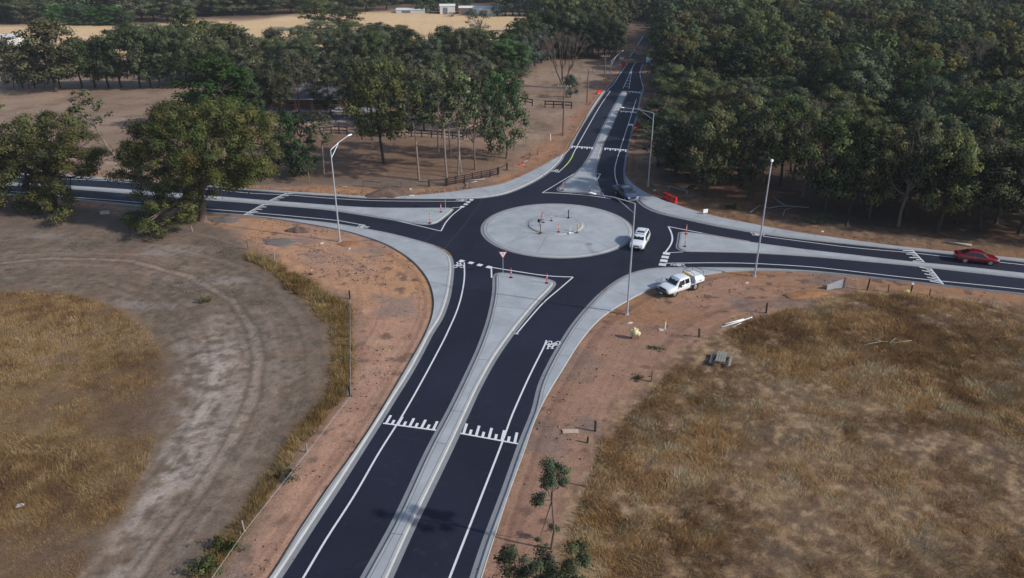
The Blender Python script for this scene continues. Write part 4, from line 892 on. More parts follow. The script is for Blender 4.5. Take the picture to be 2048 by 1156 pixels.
for u, v, vt, lab, m in [(1398,677,658,"brown wooden post where bare earth meets dry field, below the white pipes",'wood_dark'),(1532,626.5,606,"brown wooden post beyond the white pipes",'wood_dark'),
    (1303,763,743,"grey split post at the field edge below the green weed patch",'wood'),(1190.5,862,842,"black post beside the tan board on the earth verge",'wood_dark'),(1175,885,874,"short broken stump of a post below the black one",'wood_dark'),
    (1171.5,972,949,"pale grey post beside the young thin gum",'wood_grey'),(1734,581,558,"dark post just right of the steel gate panel",'wood_dark'),(1776.5,584.4,569,"thin grey post between the dark post and the marker on the right arm",'wood'),
    (1859,592,578,"thin leaning post right of the yellow cloth",'wood'),(1985,611,591,"tall leaning grey post near the right edge of the frame",'wood_grey'),(497.5,498,482,"brown post with a pale base at the edge of the orange earth",'wood'),
    (385,463,452,"thin grey post beneath the big spreading gum",'wood_grey'),(549,521,505,"thin pale wire fence dropper beside the grey soil patch",'wood_grey'),(645,570,553,"thin pale dropper below the small orange marker",'wood_grey'),
    (700,598,581,"dark strainer post at the bend of the left wire fence",'wood_dark'),(489,1063,1042,"pale split post in the tall gold grass near the bottom",'wood_grey'),(614,905,888,"thin dropper among the green weeds on the left fence",'wood_grey'),(701,793,772,"dark post half hidden in the gold grass strip",'wood_dark'),
    (1101,281.5,268,"white topped post on the far left verge",'whitewall'),(1014.5,340,327.5,"dark round post at the end of the verge fence",'wood_dark')]:
    post(u, v, vt, "fence_post", lab, M[m], .13 if m != 'wood_grey' else .09, random.uniform(-.06, .06))
def wire(pts, label, zs=(.35, .7, 1.0)):
    mb = MB()
    for z in zs: mb.tube([P(u, v, z) for u, v in pts], .012, 4, cap=False)
    mb.build("fence_wire", M['galv'], label=label, cat="fence wire")
wire([(385,463),(497.5,498),(549,521),(645,570),(700,598),(701,793),(614,905),(489,1063),(400,1190)], "thin wires of the left paddock fence following the grass strip")
# steel gate panel
A = P(1653, 580); B = P(1685, 576); e = empty("steel_gate", A, label="grey steel gate panel leaning from a post on the right field", cat="gate")
mb = MB(); d = B - A
for z in (.15, .38, .61, .84, 1.05): mb.bar(Vector((0, 0, z*.55)), d + Vector((0, 0, z)), .05, .14)
mb.build("panel", M['galv'], e); mb = MB(); mb.box((d.x + .1, d.y, .6), (.16, .16, 1.4)); mb.build("post", M['wood'], e)
# ------------------------------------------------------------------ street lamps
def lamp(base, vt, end, zend, label, hm=None, r=.11):
    b = P(*base); h = hm or hgt(base[0], base[1], vt); E_ = P(end[0], end[1], zend if zend > 3 else h + zend) - b; 
    e = empty("street_lamp", b, label=label, cat="street lamp"); t = Vector((0, 0, h))
    mb = MB(); mb.tube([(0, 0, 0), (0, 0, h)], [r, r*.6], 10); mb.box((0, 0, .03), (.42, .42, .06)); mb.build("pole", M['galv'], e, smooth=False)
    m1 = t.lerp(E_, .5) + Vector((0, 0, .12)); mb = MB(); mb.tube([t, m1, E_], [.055, .05, .045], 7); mb.build("arm", M['galv'], e)
    mb = MB(); mb.tube([Vector((0, 0, h-1.0)), t.lerp(E_, .45) + Vector((0, 0, .08))], .04, 6); mb.build("brace", M['galv'], e)
    d = (E_ - t); d.z = 0; a = math.atan2(d.y, d.x); mb = MB(); c, s_ = math.cos(a), math.sin(a)
    M4 = Matrix.Translation(E_) @ Matrix.Rotation(a, 4, 'Z') @ Matrix.Rotation(-.08, 4, 'Y')
    prof = [(-.12,.06,.05),(.05,.14,.09),(.4,.18,.10),(.62,.13,.07),(.72,.05,.03)]; rows = []
    for x, wy, hz in prof: rows.append([M4 @ Vector((x, wy*math.cos(k*math.pi/4), hz*math.sin(k*math.pi/4))) for k in range(8)])
    mb.grid(rows, closed=True); mb.poly(rows[0]); mb.poly(rows[-1]); hd = mb.build("lamp_head", M['lampwhite'], e, smooth=True)
    mb = MB(); mb.box((.3, 0, -.10), (.42, .26, .03), M=M4); mb.build("lens", M['glass'], hd)
lamp((1254,629), 407, (1190,388), .35, "tall grey street lamp standing on the near right verge, arm reaching left over the roundabout")
lamp((680,483), 300, (696,271.5), 1.0, "tall grey street lamp on the orange earth of the left verge")
lamp((1296,372), 226, (1247,215.5), .35, "tall grey street lamp beyond the roundabout, arm reaching left over the far arm")
lamp((1509,553), 354, (1543.5,323), 1.0, "tall grey street lamp on the earth between the white pickup and the right arm")
lamp((1221,152), 122, (1245,102), .5, "small distant street lamp at the end of the far arm", r=.1)
# ------------------------------------------------------------------ power poles
def ppole(base, vt, ul, ur, label):
    b = P(*base); h = hgt(base[0], base[1], vt); dep = b.y*CT + (H-h)*ST; hw = (ur-ul)/2/(F/dep); e = empty("power_pole", b, label=label, cat="power pole")
    mb = MB(); mb.tube([(0, 0, 0), (0, 0, h)], [.17, .11], 8); mb.build("pole", M['wood'], e)
    mb = MB(); mb.box((0, -.12, h-.45), (hw*2, .12, .14)); mb.bar((-hw*.45, -.12, h-.5), (0, -.12, h-1.3), .04, .05); mb.bar((hw*.45, -.12, h-.5), (0, -.12, h-1.3), .04, .05); a = mb.build("crossarm", M['wood_grey'], e)
    for x in (-.95, -.5, .5, .95): q = MB(); q.tube([(x*hw, -.12, h-.38), (x*hw, -.12, h-.16)], [.07, .04], 6); q.build("insulator", M['whitewall'], a)
    return b + Vector((0, -.12, h-.16)), hw
p1 = ppole((1126,271), 168, 1114, 1140, "nearest timber power pole with a cross arm, left of the far arm")
p2 = ppole((1174,206), 138, 1168, 1191, "middle timber power pole with a wide cross arm")
p3 = ppole((1209,155), 109, 1203, 1219, "farthest timber power pole, next to the distant street lamp")
mb = MB()
for (a, ha), (b, hb) in ((p1, p2), (p2, p3)):
    for s_ in (-.95, .95):
        A = a + Vector((s_*ha, 0, 0)); B = b + Vector((s_*hb, 0, 0)); mb.tube([A.lerp(B, t) - Vector((0, 0, 1.2*4*t*(1-t))) for t in [k/8 for k in range(9)]], .012, 4, cap=False)
mb.build("power_line", M['black'], label="thin cables strung between the three power poles", cat="cable")
# ------------------------------------------------------------------ delineator posts
def bollard(u, v, vt, label, z=.165, c='orange', lean=0.0, band=True, r=.05, base='black', group=None):
    b = P(u, v, z); d = ray(u, vt); h = H + b.y*d.z/d.y - z; h = max(.8, h)
    e = empty("bollard", b, label=label, cat="bollard", group=group); e.rotation_euler = (0, lean, 0)
    mb = MB(); mb.tube([(0, 0, 0), (0, 0, .05), (0, 0, .09)], [.21, .19, .08], 12); mb.build("base", M[base], e)
    mb = MB(); mb.tube([(0, 0, .08), (0, 0, .14), (0, 0, h-.14), (0, 0, h-.05)], [r*1.3, r, r*.92, r*.85], 10); mb.tube([(0, 0, h-.06), (0, 0, h)], [r*1.2, r*1.2], 8); mb.build("body", M[c], e)
    if band:
        for k in (.52, .72): q = MB(); q.tube([(0, 0, h*k), (0, 0, h*k + .11)], r*1.06, 10); q.build("reflective_band", M['signwhite'], e)
RZ2 = .46
bollard(882, 424, 407, "orange bollard at the top right of the left splitter island")
bollard(860, 446, 426, "orange and white bollard at the lower tip of the left splitter island")
bollard(1125.5, 380, 364, "orange bollard at the left corner of the far splitter island")
bollard(1179, 382, 368, "orange and white bollard at the right side of the far splitter island", c='red')
bollard(1372, 468, 449, "orange and white bollard at the upper corner of the right splitter island")
bollard(1369.5, 493, 468.5, "orange and white bollard at the lower corner of the right splitter island", c='orange')
bollard(1022, 555, 536, "red orange bollard at the left end of the near splitter island", c='red')
bollard(1093.5, 566, 547, "red orange bollard at the right end of the near splitter island", c='red')
bollard(1082, 440, 424, "leaning red bollard, rearmost left on the centre disc", z=RZ2, c='red', lean=.12, band=False)
bollard(1086.5, 445, 425, "red and white bollard just in front of the leaning one on the centre disc", z=RZ2, c='orange')
bollard(1102.7, 441.5, 426, "red and white bollard at the back middle of the centre disc", z=RZ2, c='orange')
bollard(1136.8, 436, 420, "black bollard at the back right of the centre disc", z=RZ2, c='black', band=False, r=.07)
bollard(1081, 466, 448, "brown bollard at the front left of the centre disc", z=RZ2, c='amber', band=False, r=.06)
bollard(1117, 464, 448, "pink and white bollard at the front middle of the centre disc", z=RZ2, c='orange')
bollard(1139, 466, 453, "small leaning white bollard at the front right of the centre disc", z=RZ2, c='white', lean=.15, band=False, r=.035, base='white')
bollard(1155, 464, 448, "yellow bollard at the front right of the centre disc", z=RZ2, c='yellow', band=False, r=.085)
bollard(622, 548.5, 537, "small fallen-in orange and white bollard at the edge of the left earth verge", z=0, c='orange', lean=.25)
o = post(1143.3, 442, 430, "marker_post", "thin grey marker post on the centre disc beside the black bollard", M['galv'], .07, cat="post")
o.location.z = .3
# round chevron plate leaning on the brown bollard
e = empty("marker_sign", P(1078.5, 452.5, RZ2), -.5, label="small black and white disc sign leaning beside the brown bollard", cat="sign")
mb = MB(); mb.tube([(0, 0, .02), (0, 0, .5)], .03, 6); mb.build("stand", M['black'], e)
mb = MB(); mb.tube([(0, -.02, .75), (0, .02, .75)], [.28, .28], 16); mb.build("plate", M['black'], e)
mb = MB(); mb.poly([(-.05, -.035, .98), (.2, -.035, .75), (-.05, -.035, .52), (.08, -.035, .52), (.28, -.035, .75), (.08, -.035, .98)]); mb.build("chevron", M['signwhite'], e)
# give way sign with the roundabout arrows
b = P(1006, 545.5, .165); d = ray(1006, 503); h = H + b.y*d.z/d.y - .165
e = empty("give_way_sign", b, .05, label="triangular red edged give way sign on a thin pole at the near splitter island", cat="sign")
mb = MB(); mb.tube([(0, 0, 0), (0, 0, h-.05)], .032, 8); mb.build("pole", M['galv'], e)
def tri(s, y, dz=0): return [(-s, y, h + dz), (s, y, h + dz), (0, y, h + dz - s*1.732)]
mb = MB(); T1 = tri(.5, -.04); T0 = tri(.5, -.02); mb.poly(T1); mb.poly(T0[::-1]); mb.grid([T1, T0], closed=True); pl = mb.build("plate", M['signred'], e)
mb = MB(); mb.poly(tri(.38, -.046, -.07)); mb.build("face", M['signwhite'], pl)
mb = MB()
for k in range(3):
    a0 = k*2.094 + .3; cx, cz = 0, h - .28
    f = lambda a, r: (cx + r*math.cos(a), -.052, cz + r*math.sin(a))
    mb.grid([[f(a0 + t*.22, .085) for t in range(7)], [f(a0 + t*.22, .125) for t in range(7)]])
    mb.poly([f(a0 - .05, .155), f(a0 - .45, .105), f(a0 - .05, .055)])
mb.build("arrows", M['trim'], pl)
# second sign pole, seen edge on
b = P(891, 417.5, .165); h = hgt(891, 417.5, 376); e = empty("road_sign", b, label="thin sign pole with a narrow orange plate seen edge-on at the left splitter island", cat="sign")
mb = MB(); mb.tube([(0, 0, 0), (0, 0, h-.1)], .032, 8); mb.build("pole", M['galv'], e)
mb = MB(); mb.box((0, -.02, h-.45), (.03, .62, .6)); mb.build("plate", M['orange'], e)
def board_sign(u, v, vt, wd, ht, m, name, label, rz=0, shape=4):
    b = P(u, v); h = hgt(u, v, vt); e = empty(name, b, rz, label=label, cat="sign"); mb = MB()
    for x in (-wd*.3, wd*.3): mb.tube([(x, .02, 0), (x, .02, h-.1)], .03, 6)
    mb.build("legs", M['galv'], e); mb = MB()
    if shape == 4: mb.box((0, -.03, h - ht/2), (wd, .04, ht))
    else: mb.tube([(0, -.05, h - ht/2), (0, -.01, h - ht/2)], [wd/2]*2, shape)
    mb.build("panel", m, e)
board_sign(1247, 134, 123, 1.4, 1.3, M['red'], "road_sign", "round bright red temporary sign at the end of the new asphalt", shape=14)
board_sign(1243, 125, 114, 1.3, .7, M['whitewall'], "road_sign", "white rectangular sign just behind the red one")
board_sign(1291, 138, 130, .7, .9, M['orange'], "road_sign", "orange temporary sign at the forest side of the far arm")
board_sign(1209, 167, 158, .8, .8, M['yellow'], "road_sign", "yellow sign beside the farthest power pole")
board_sign(1410, 430, 418, .7, .55, M['signwhite'], "road_sign", "small white board on short legs beside the right far path", rz=.3)
# ------------------------------------------------------------------ barriers
def barrier(u, v, rz, label, sc=1.0, group=None):
    e = empty("traffic_barrier", P(u, v), rz, label=label, cat="barrier", group=group); e.scale = (sc, sc, sc); mb = MB(); rows = []
    for x in (-.75, .75): rows.append([(x, y, z) for y, z in ((-.28,0),(-.28,.16),(-.15,.34),(-.11,.95),(.11,.95),(.15,.34),(.28,.16),(.28,0))])
    mb.grid(rows, closed=True); mb.poly(rows[0]); mb.poly(rows[1][::-1]); mb.build("body", M['red'], e)
    mb = MB()
    for x in (-.45, .45):
        q = MB(); q.box((x, -.285, .08), (.3, .03, .1)); q.build("fork_slot", M['trim'], e); q = MB(); q.box((x, -.13, .62), (.34, .06, .2)); q.build("recess", M['trim'], e)
    mb = MB(); mb.tube([(0, 0, .94), (0, 0, 1.0)], .07, 8); mb.build("filler_cap", M['trim'], e)
a = P(1330, 400); c = P(1350, 408); rz = math.atan2(c.y-a.y, c.x-a.x)
barrier(1334.5, 399.5, rz, "left one of the two red plastic barriers behind the right far path"); barrier(1345, 404.5, rz, "right one of the two red plastic barriers behind the right far path")
barrier(1275.5, 257, .2, "red plastic barrier at the forest edge halfway up the far arm"); barrier(1198, 188, .6, "faded red barrier lying at the left of the far arm", .9)

# ------------------------------------------------------------------ vehicles
def lerp1(tab, x):
    for a, b in zip(tab, tab[1:]):
        if a[0] <= x <= b[0]:
            t = (x-a[0])/(b[0]-a[0]); return [p + (q-p)*t for p, q in zip(a[1:], b[1:])]
    return list(tab[0][1:] if x < tab[0][0] else tab[-1][1:])
def body(st, paint, e, dense=.12):
    """st rows: x, z_low, z_belt, z_top, half width, half width at the top"""
    xs = [st[0][0]]
    for a, b in zip(st, st[1:]):
        k = max(1, int((b[0]-a[0])/dense)); xs += [a[0] + (b[0]-a[0])*i/k for i in range(1, k+1)]
    rows = []
    for x in xs:
        zl, zb, zt, w_, wt = lerp1(st, x); h = [(w_*.86, zl), (w_*.97, zl + .1), (w_, (zl+zb)/2), (w_*.985, zb - .05), (w_*.95, zb), (wt*1.0, zt - .04 if zt > zb + .1 else zt - .02), (wt*.86, zt), (wt*.4, zt + .025)]
        rows.append([(x, y, z) for y, z in h] + [(x, -y, z) for y, z in h[::-1]])
    mb = MB(); mb.grid(rows, closed=True); mb.poly(rows[0]); mb.poly(rows[-1]); mb.build("body", paint, e, smooth=True)
def quad_up(mb, q, off=.012):
    a, b, c, d = [Vector(p) for p in q]; n = (b-a).cross(d-a).normalized(); return [p + n*off for p in (a, b, c, d)]
def side_glass(st, x0, x1, e, z0=.06, z1=.84, x0t=None, x1t=None):
    for sg in (1, -1):
        mb = MB(); pts = []
        for x, t in ((x0, z0), (x1, z0), (x1t or x1, z1), (x0t or x0, z1)):
            zl, zb, zt, w_, wt = lerp1(st, x); A = Vector((x, w_*.95, zb)); B = Vector((x, wt, zt - .04)); p = A.lerp(B, t); p.y = (p.y + .014)*sg; pts.append(p)
        mb.poly(pts); mb.build("side_window", M['glass'], e)
def slope_glass(st, xa, xb, e, name, f=.86):
    mb = MB(); A = lerp1(st, xa); B = lerp1(st, xb); za, wa = A[2] + .03, A[4]; zb, wb = B[2] + .03, B[4]
    rows = [[(xa, wa*f*t, za + .02*(1-t*t)) for t in (-1,-.5,0,.5,1)], [(xb, wb*f*t, zb + .02*(1-t*t)) for t in (-1,-.5,0,.5,1)]]
    mb.grid(rows); mb.build(name, M['glass'], e, smooth=True)
def wheel(e, x, y, r=.34, wd=.22, arch=True):
    sg = 1 if y > 0 else -1
    if arch: mb = MB(); mb.tube([(x, y - sg*.02, r), (x, y + sg*.012, r)], [r*1.22, r*1.22], 20); mb.build("wheel_arch", M['trim'], e)
    mb = MB(); mb.tube([(x, y - sg*.16, r), (x, y + sg*.0, r), (x, y + sg*.035, r)], [r, r, r*.93], 20); wn = mb.build("wheel", M['tyre'], e)
    mb = MB(); mb.tube([(x, y + sg*.03, r), (x, y + sg*.045, r)], [r*.66, r*.6], 14); mb.build("rim", M['rim'], wn)
    for k in range(5):
        a = k*1.2566; q = MB(); q.tube([(x + math.cos(a)*r*.34, y + sg*.04, r + math.sin(a)*r*.34), (x + math.cos(a)*r*.34, y + sg*.049, r + math.sin(a)*r*.34)], r*.1, 6) if False else None
def small(e, name, m, *boxes, parent=None):
    for b_ in boxes: mb = MB(); mb.box(*b_); mb.build(name, m, parent or e)
def place(rear, front, side, halfw, wb, name, label, cat="car", xr=-1.3):
    """rear and front: the two visible wheel contacts; side: +1 when they are the left wheels"""
    a, b = P(*rear), P(*front); d = (b-a); d.z = 0; d.normalize(); L = Vector((-d.y, d.x, 0)); mid = (a+b)/2 - L*halfw*side
    c = mid; e = empty(name, (c.x, c.y, .03), math.atan2(d.y, d.x), label=label, cat=cat); return e
# white wagon on the roundabout
e = place((1297,485.5), (1288,499), 1, .84, 2.7, "parked_car" if False else "white_wagon", "white sport utility wagon with sunroof, driving round the centre island")
e.rotation_euler.z = math.radians(-110)
st = [(-2.28,.42,.85,1.0,.74,.66),(-2.2,.32,1.02,1.12,.84,.72),(-2.0,.3,1.06,1.52,.9,.66),(-1.7,.3,1.05,1.66,.92,.66),(-.6,.3,1.02,1.71,.93,.68),(.25,.3,.99,1.66,.93,.66),(.5,.3,.98,1.56,.93,.67),(1.15,.3,.97,1.04,.92,.76),(1.8,.3,.9,.97,.91,.74),(2.1,.3,.8,.88,.87,.68),(2.28,.34,.7,.76,.76,.56)]
body(st, M['car_white'], e); side_glass(st, -1.75, -.95, e, x0t=-1.6); side_glass(st, -.88, -.05, e); side_glass(st, .02, .92, e, x1t=.48); slope_glass(st, 1.1, .38, e, "windscreen"); slope_glass(st, -2.16, -1.84, e, "rear_window")
for x in (-1.32, 1.4):
    for y in (-.86, .86): wheel(e, x, y, .35)
small(e, "sunroof", M['glass'], ((-.15, 0, 1.722), (.62, .86, .03))); small(e, "roof_rail", M['galv'], ((-.7, .6, 1.75), (1.7, .04, .05)), ((-.7, -.6, 1.75), (1.7, .04, .05)))
small(e, "headlamp", M['lens'], ((2.13, .62, .78), (.22, .3, .13)), ((2.13, -.62, .78), (.22, .3, .13))); small(e, "grille", M['trim'], ((2.27, 0, .70), (.06, .62, .14))); small(e, "bumper_intake", M['trim'], ((2.27, 0, .42), (.08, 1.05, .14)))
small(e, "number_plate", M['signwhite'], ((2.315, 0, .53), (.02, .36, .12))); small(e, "mirror", M['car_white'], ((.62, 1.02, 1.05), (.16, .2, .15)), ((.62, -1.02, 1.05), (.16, .2, .15))); small(e, "tail_lamp", M['tail'], ((-2.24, .66, 1.0), (.1, .2, .3)), ((-2.24, -.66, 1.0), (.1, .2, .3)))
# red sedan
e = place((1928,526), (1977,532), -1, .82, 2.65, "red_sedan", "dark red sedan driving along the right arm"); e.rotation_euler.z = math.radians(-15.5)
st = [(-2.3,.4,.78,.88,.7,.6),(-2.2,.3,.9,.99,.82,.66),(-1.75,.27,.96,1.03,.88,.68),(-1.05,.26,.95,1.34,.9,.58),(-.5,.26,.93,1.42,.9,.58),(.1,.26,.91,1.42,.9,.58),(.5,.26,.89,1.33,.9,.6),(1.15,.26,.86,.93,.9,.72),(1.75,.27,.78,.84,.88,.7),(2.15,.28,.68,.74,.8,.6),(2.32,.34,.58,.62,.66,.5)]
body(st, M['car_red'], e); side_glass(st, -1.35, -.45, e, x0t=-1.0); side_glass(st, -.38, .85, e, x1t=.42); slope_glass(st, 1.08, .42, e, "windscreen"); slope_glass(st, -1.68, -1.0, e, "rear_window")
for x in (-1.33, 1.34):
    for y in (-.84, .84): wheel(e, x, y, .33)
small(e, "headlamp", M['lens'], ((2.16, .58, .66), (.26, .28, .1)), ((2.16, -.58, .66), (.26, .28, .1))); small(e, "tail_lamp", M['tail'], ((-2.22, .6, .86), (.12, .34, .14)), ((-2.22, -.6, .86), (.12, .34, .14)))
small(e, "mirror", M['car_red'], ((.72, .98, .95), (.15, .18, .12)), ((.72, -.98, .95), (.15, .18, .12))); small(e, "door_handle", M['chrome'], ((-.35, -.905, .8), (.16, .03, .03)), ((.55, -.905, .78), (.16, .03, .03)), ((-.35, .905, .8), (.16, .03, .03)), ((.55, .905, .78), (.16, .03, .03))); small(e, "bumper_intake", M['trim'], ((2.3, 0, .42), (.08, .9, .16)))
# white pickup with tool canopy on the verge
e = place((1391,580), (1349,594), 1, .84, 3.08, "white_pickup", "white four door pickup with a tool canopy, parked on the earth verge", "pickup")
cab = [(-.72,.45,1.1,1.62,.86,.66),(-.6,.42,1.1,1.76,.9,.68),(-.2,.4,1.09,1.8,.92,.69),(.6,.4,1.07,1.79,.92,.69),(.85,.4,1.06,1.72,.92,.69),(1.45,.4,1.05,1.12,.92,.8),(2.1,.42,1.0,1.06,.92,.76),(2.5,.46,.9,.96,.88,.68),(2.62,.5,.8,.84,.8,.6)]
body(cab, M['car_white'], e); side_glass(cab, -.52, .12, e); side_glass(cab, .2, 1.2, e, x1t=.82); slope_glass(cab, 1.4, .8, e, "windscreen"); slope_glass(cab, -.735, -.6, e, "rear_window") if False else None
for x in (-1.5, 1.58):
    for y in (-.84, .84): wheel(e, x, y, .39)
mb = MB(); mb.box((-1.75, 0, .66), (2.1, 1.7, .16)); mb.build("chassis", M['trim'], e)
mb = MB(); mb.box((-1.72, 0, .82), (2.0, 1.86, .08)); mb.build("tray", M['galv'], e)
mb = MB(); q = [(-2.72,-.93,.86),(-1.35,-.93,.86),(-1.35,.93,.86),(-2.72,.93,.86)]; t_ = [(-2.6,-.66,1.52),(-1.42,-.66,1.52),(-1.42,.66,1.52),(-2.6,.66,1.52)]; mb.grid([q, [(a_[0], a_[1], 1.2) for a_ in q], t_], closed=True); mb.poly(t_); mb.poly(q[::-1]); cn = mb.build("tool_canopy", M['car_white'], e)
small(e, "canopy_latch", M['trim'], ((-2.05, .935, 1.05), (.14, .03, .1)), ((-2.05, -.935, 1.05), (.14, .03, .1)), parent=cn)
small(e, "tail_lamp", M['tail'], ((-2.75, .75, .8), (.06, .3, .12)), ((-2.75, -.75, .8), (.06, .3, .12)))
mb = MB(); mb.box((-.98, 0, 1.35), (.05, 1.5, .05)); mb.box((-.98, 0, 1.72), (.05, 1.5, .05))
for y in (-.72,-.36,0,.36,.72): mb.box((-.98, y, 1.3), (.04, .04, .88))
mb.build("headboard", M['trim'], e)
for x in (-1.12, -2.55):
    mb = MB(); mb.tube([(x, -.82, .88), (x, -.82, 1.95), (x, -.5, 2.05), (x, .5, 2.05), (x, .82, 1.95), (x, .82, .88)], .022, 6); mb.build("rack_hoop", M['black'], e)
mb = MB(); mb.tube([(-1.12, -.82, 1.95), (-2.55, -.82, 1.95)], .02, 6); mb.build("rack_rail", M['black'], e)
mb = MB(); mb.box((-.85, .05, 1.86), (.22, 1.0, .08)); mb.box((-.85, -.3, 1.92), (.16, .26, .07)); mb.build("light_bar", M['yellow'], e)
mb = MB(); mb.tube([(2.62,-.86,.52),(2.72,-.8,.55),(2.76,0,.55),(2.72,.8,.55),(2.62,.86,.52)], .14, 8); mb.tube([(2.7,-.6,.55),(2.72,-.55,1.02),(2.74,0,1.06),(2.72,.55,1.02),(2.7,.6,.55)], .045, 6); mb.build("bull_bar", M['trim'], e)
small(e, "headlamp", M['lens'], ((2.52, .7, .86), (.18, .28, .14)), ((2.52, -.7, .86), (.18, .28, .14))); small(e, "grille", M['trim'], ((2.6, 0, .84), (.1, .9, .2))); small(e, "number_plate", M['signwhite'], ((2.9, .1, .52), (.02, .38, .12)))
small(e, "mirror", M['trim'], ((1.0, 1.06, 1.15), (.14, .22, .2)), ((1.0, -1.06, 1.15), (.14, .22, .2))); small(e, "door_handle", M['trim'], ((-.25, .925, .98), (.16, .03, .04)), ((.5, .925, .97), (.16, .03, .04)), ((-.25, -.925, .98), (.16, .03, .04)), ((.5, -.925, .97), (.16, .03, .04)))
for y in (-.94, .94): mb = MB(); mb.tube([(-1.5, y-.0, .42), (-1.5, y+(.03 if y > 0 else -.03), .42)], .5, 18); mb.build("mudguard", M['trim'], e) if False else None
mb = MB(); mb.tube([(2.35, -.55, 1.0), (2.35, -.55, 2.0)], .015, 5); mb.build("aerial", M['black'], e)
# blue grey pickup entering from the far arm
e = empty("blue_pickup", (16.6, 106.9, .03), math.radians(-72), label="dark blue grey pickup with an open tray, entering from the far arm", cat="pickup")
cab = [(-.62,.45,1.05,1.58,.84,.64),(-.5,.42,1.05,1.7,.88,.66),(.5,.4,1.03,1.72,.9,.67),(.78,.4,1.02,1.64,.9,.68),(1.38,.4,1.0,1.08,.9,.8),(2.1,.42,.94,1.0,.9,.76),(2.45,.46,.85,.9,.86,.68),(2.56,.5,.76,.8,.78,.6)]
body(cab, M['car_blue'], e); side_glass(cab, -.4, .16, e); side_glass(cab, .24, 1.14, e, x1t=.76); slope_glass(cab, 1.33, .74, e, "windscreen")
for x in (-1.5, 1.55):
    for y in (-.82, .82): wheel(e, x, y, .37)
small(e, "tray_floor", M['trim'], ((-1.68, 0, .78), (2.05, 1.66, .1))); small(e, "tray_side", M['car_blue'], ((-1.68, .86, 1.0), (2.1, .05, .36)), ((-1.68, -.86, 1.0), (2.1, .05, .36)), ((-2.72, 0, 1.0), (.05, 1.7, .36)))
small(e, "chassis", M['trim'], ((-1.7, 0, .62), (2.0, 1.5, .16))); small(e, "headlamp", M['lens'], ((2.44, .66, .8), (.18, .28, .16)), ((2.44, -.66, .8), (.18, .28, .16))); small(e, "grille", M['trim'], ((2.54, 0, .78), (.08, .86, .22))); small(e, "bumper", M['chrome'], ((2.6, 0, .5), (.14, 1.5, .16)))
small(e, "mirror", M['trim'], ((.95, 1.02, 1.1), (.13, .2, .18)), ((.95, -1.02, 1.1), (.13, .2, .18))); mb = MB(); mb.tube([(-.8,-.75,1.1),(-.8,-.66,1.66),(-.8,.66,1.66),(-.8,.75,1.1)], .035, 6); mb.build("roll_bar", M['trim'], e)
# white van at the far end of the works
e = empty("white_van", (P(1298,131).x, P(1298,131).y, .02), math.radians(80), label="white works van parked at the far end of the new asphalt", cat="van")
st = [(-2.5,.35,1.2,2.2,.92,.84),(-2.4,.3,1.2,2.3,.96,.86),(.9,.3,1.15,2.3,.96,.84),(1.3,.3,1.1,2.15,.96,.82),(2.0,.3,1.05,1.2,.95,.82),(2.5,.35,.9,.98,.86,.7)]
body(st, M['car_white'], e, .3); side_glass(st, .5, 1.8, e, x1t=1.35); slope_glass(st, 1.95, 1.36, e, "windscreen")
small(e, "rear_door_window", M['glass'], ((-2.47, .4, 1.7), (.05, .6, .5)), ((-2.47, -.4, 1.7), (.05, .6, .5))); small(e, "tail_lamp", M['tail'], ((-2.5, .84, 1.0), (.06, .14, .5)), ((-2.5, -.84, 1.0), (.06, .14, .5)))
for x in (-1.5, 1.6):
    for y in (-.9, .9): wheel(e, x, y, .36)
# ------------------------------------------------------------------ heaps, timber, pipes and litter
def heap(u, v, rx, ry, h, m, label, seed, rz=0, name="soil_heap", cat="soil heap"):
    mb = MB(); n, k = 28, 10; rows = []
    for i in range(k+1):
        t = i/k; row = []
        for j in range(n):
            a = 2*math.pi*j/n; w_ = 1 + .22*math.sin(2*a + seed) + .12*math.sin(5*a + 2*seed); z = h*(1-t*t)*(1 + .0) ; z *= (1 + .25*math.sin(3*a + seed)*(1-t)*t*2)
            x = t*rx*w_*math.cos(a); y = t*ry*w_*math.sin(a); z += .16*h*(float(vnoise(np.array([x*1.9 + seed*7]), np.array([y*1.9]))[0]) - .5)*(1 - t**4); row.append((x, y, z if i < k else -.35))
        rows.append(row)
    mb.grid(rows, closed=True); o = mb.build(name, m, smooth=True); o.location = P(u, v); o.rotation_euler.z = rz; return mark(o, label, cat)
heap(781, 391, 3.4, 1.6, 1.15, M['soil'], "large dark brown spoil heap against the far left kerb", 1)
heap(598, 462, 1.5, 1.0, .65, M['soil'], "small dark spoil heap on the orange earth left of the lamp", 2)
heap(447, 440, 2.6, 1.3, .3, M['soil_grey'], "low grey gravel heap beside the trunk of the big spreading gum", 3)
heap(560, 484, 2.6, 1.2, .14, M['soil_grey'], "thin spread of grey gravel on the orange earth", 4)
heap(700, 487, 1.9, .8, .16, M['soil_o'], "low patch of orange clay at the foot of the left street lamp", 5)
heap(1610, 591, 2.6, 1.0, .35, M['soil_o'], "low pinkish clay mound at the end of the steel gate panel", 6)
heap(940, 374, 1.1, .6, .35, M['soil'], "small dark tangle of earth and roots by the verge fence", 7)
def stick(pts, r, m, name, label, cat, z=.12, taper=.5):
    mb = MB()
    for k, pl_ in enumerate(pts): q = [P(u, v, z + (.1 if k else 0)) for u, v in pl_]; mb.tube(q, [r*(1 - taper*i/max(1, len(q)-1))*(1 if k == 0 else .6) for i in range(len(q))], 6)
    mb.build(name, m, label=label, cat=cat, smooth=True)
stick([[(1443,654),(1473,645),(1504,634.5)]], .07, M['white'], "white_pipe", "longest of three white pipes lying where earth meets dry field", "pipe", .08, 0)
stick([[(1450,648),(1488,638)]], .06, M['white'], "white_pipe", "shorter white pipe lying along the upper side of the longest", "pipe", .2, 0)
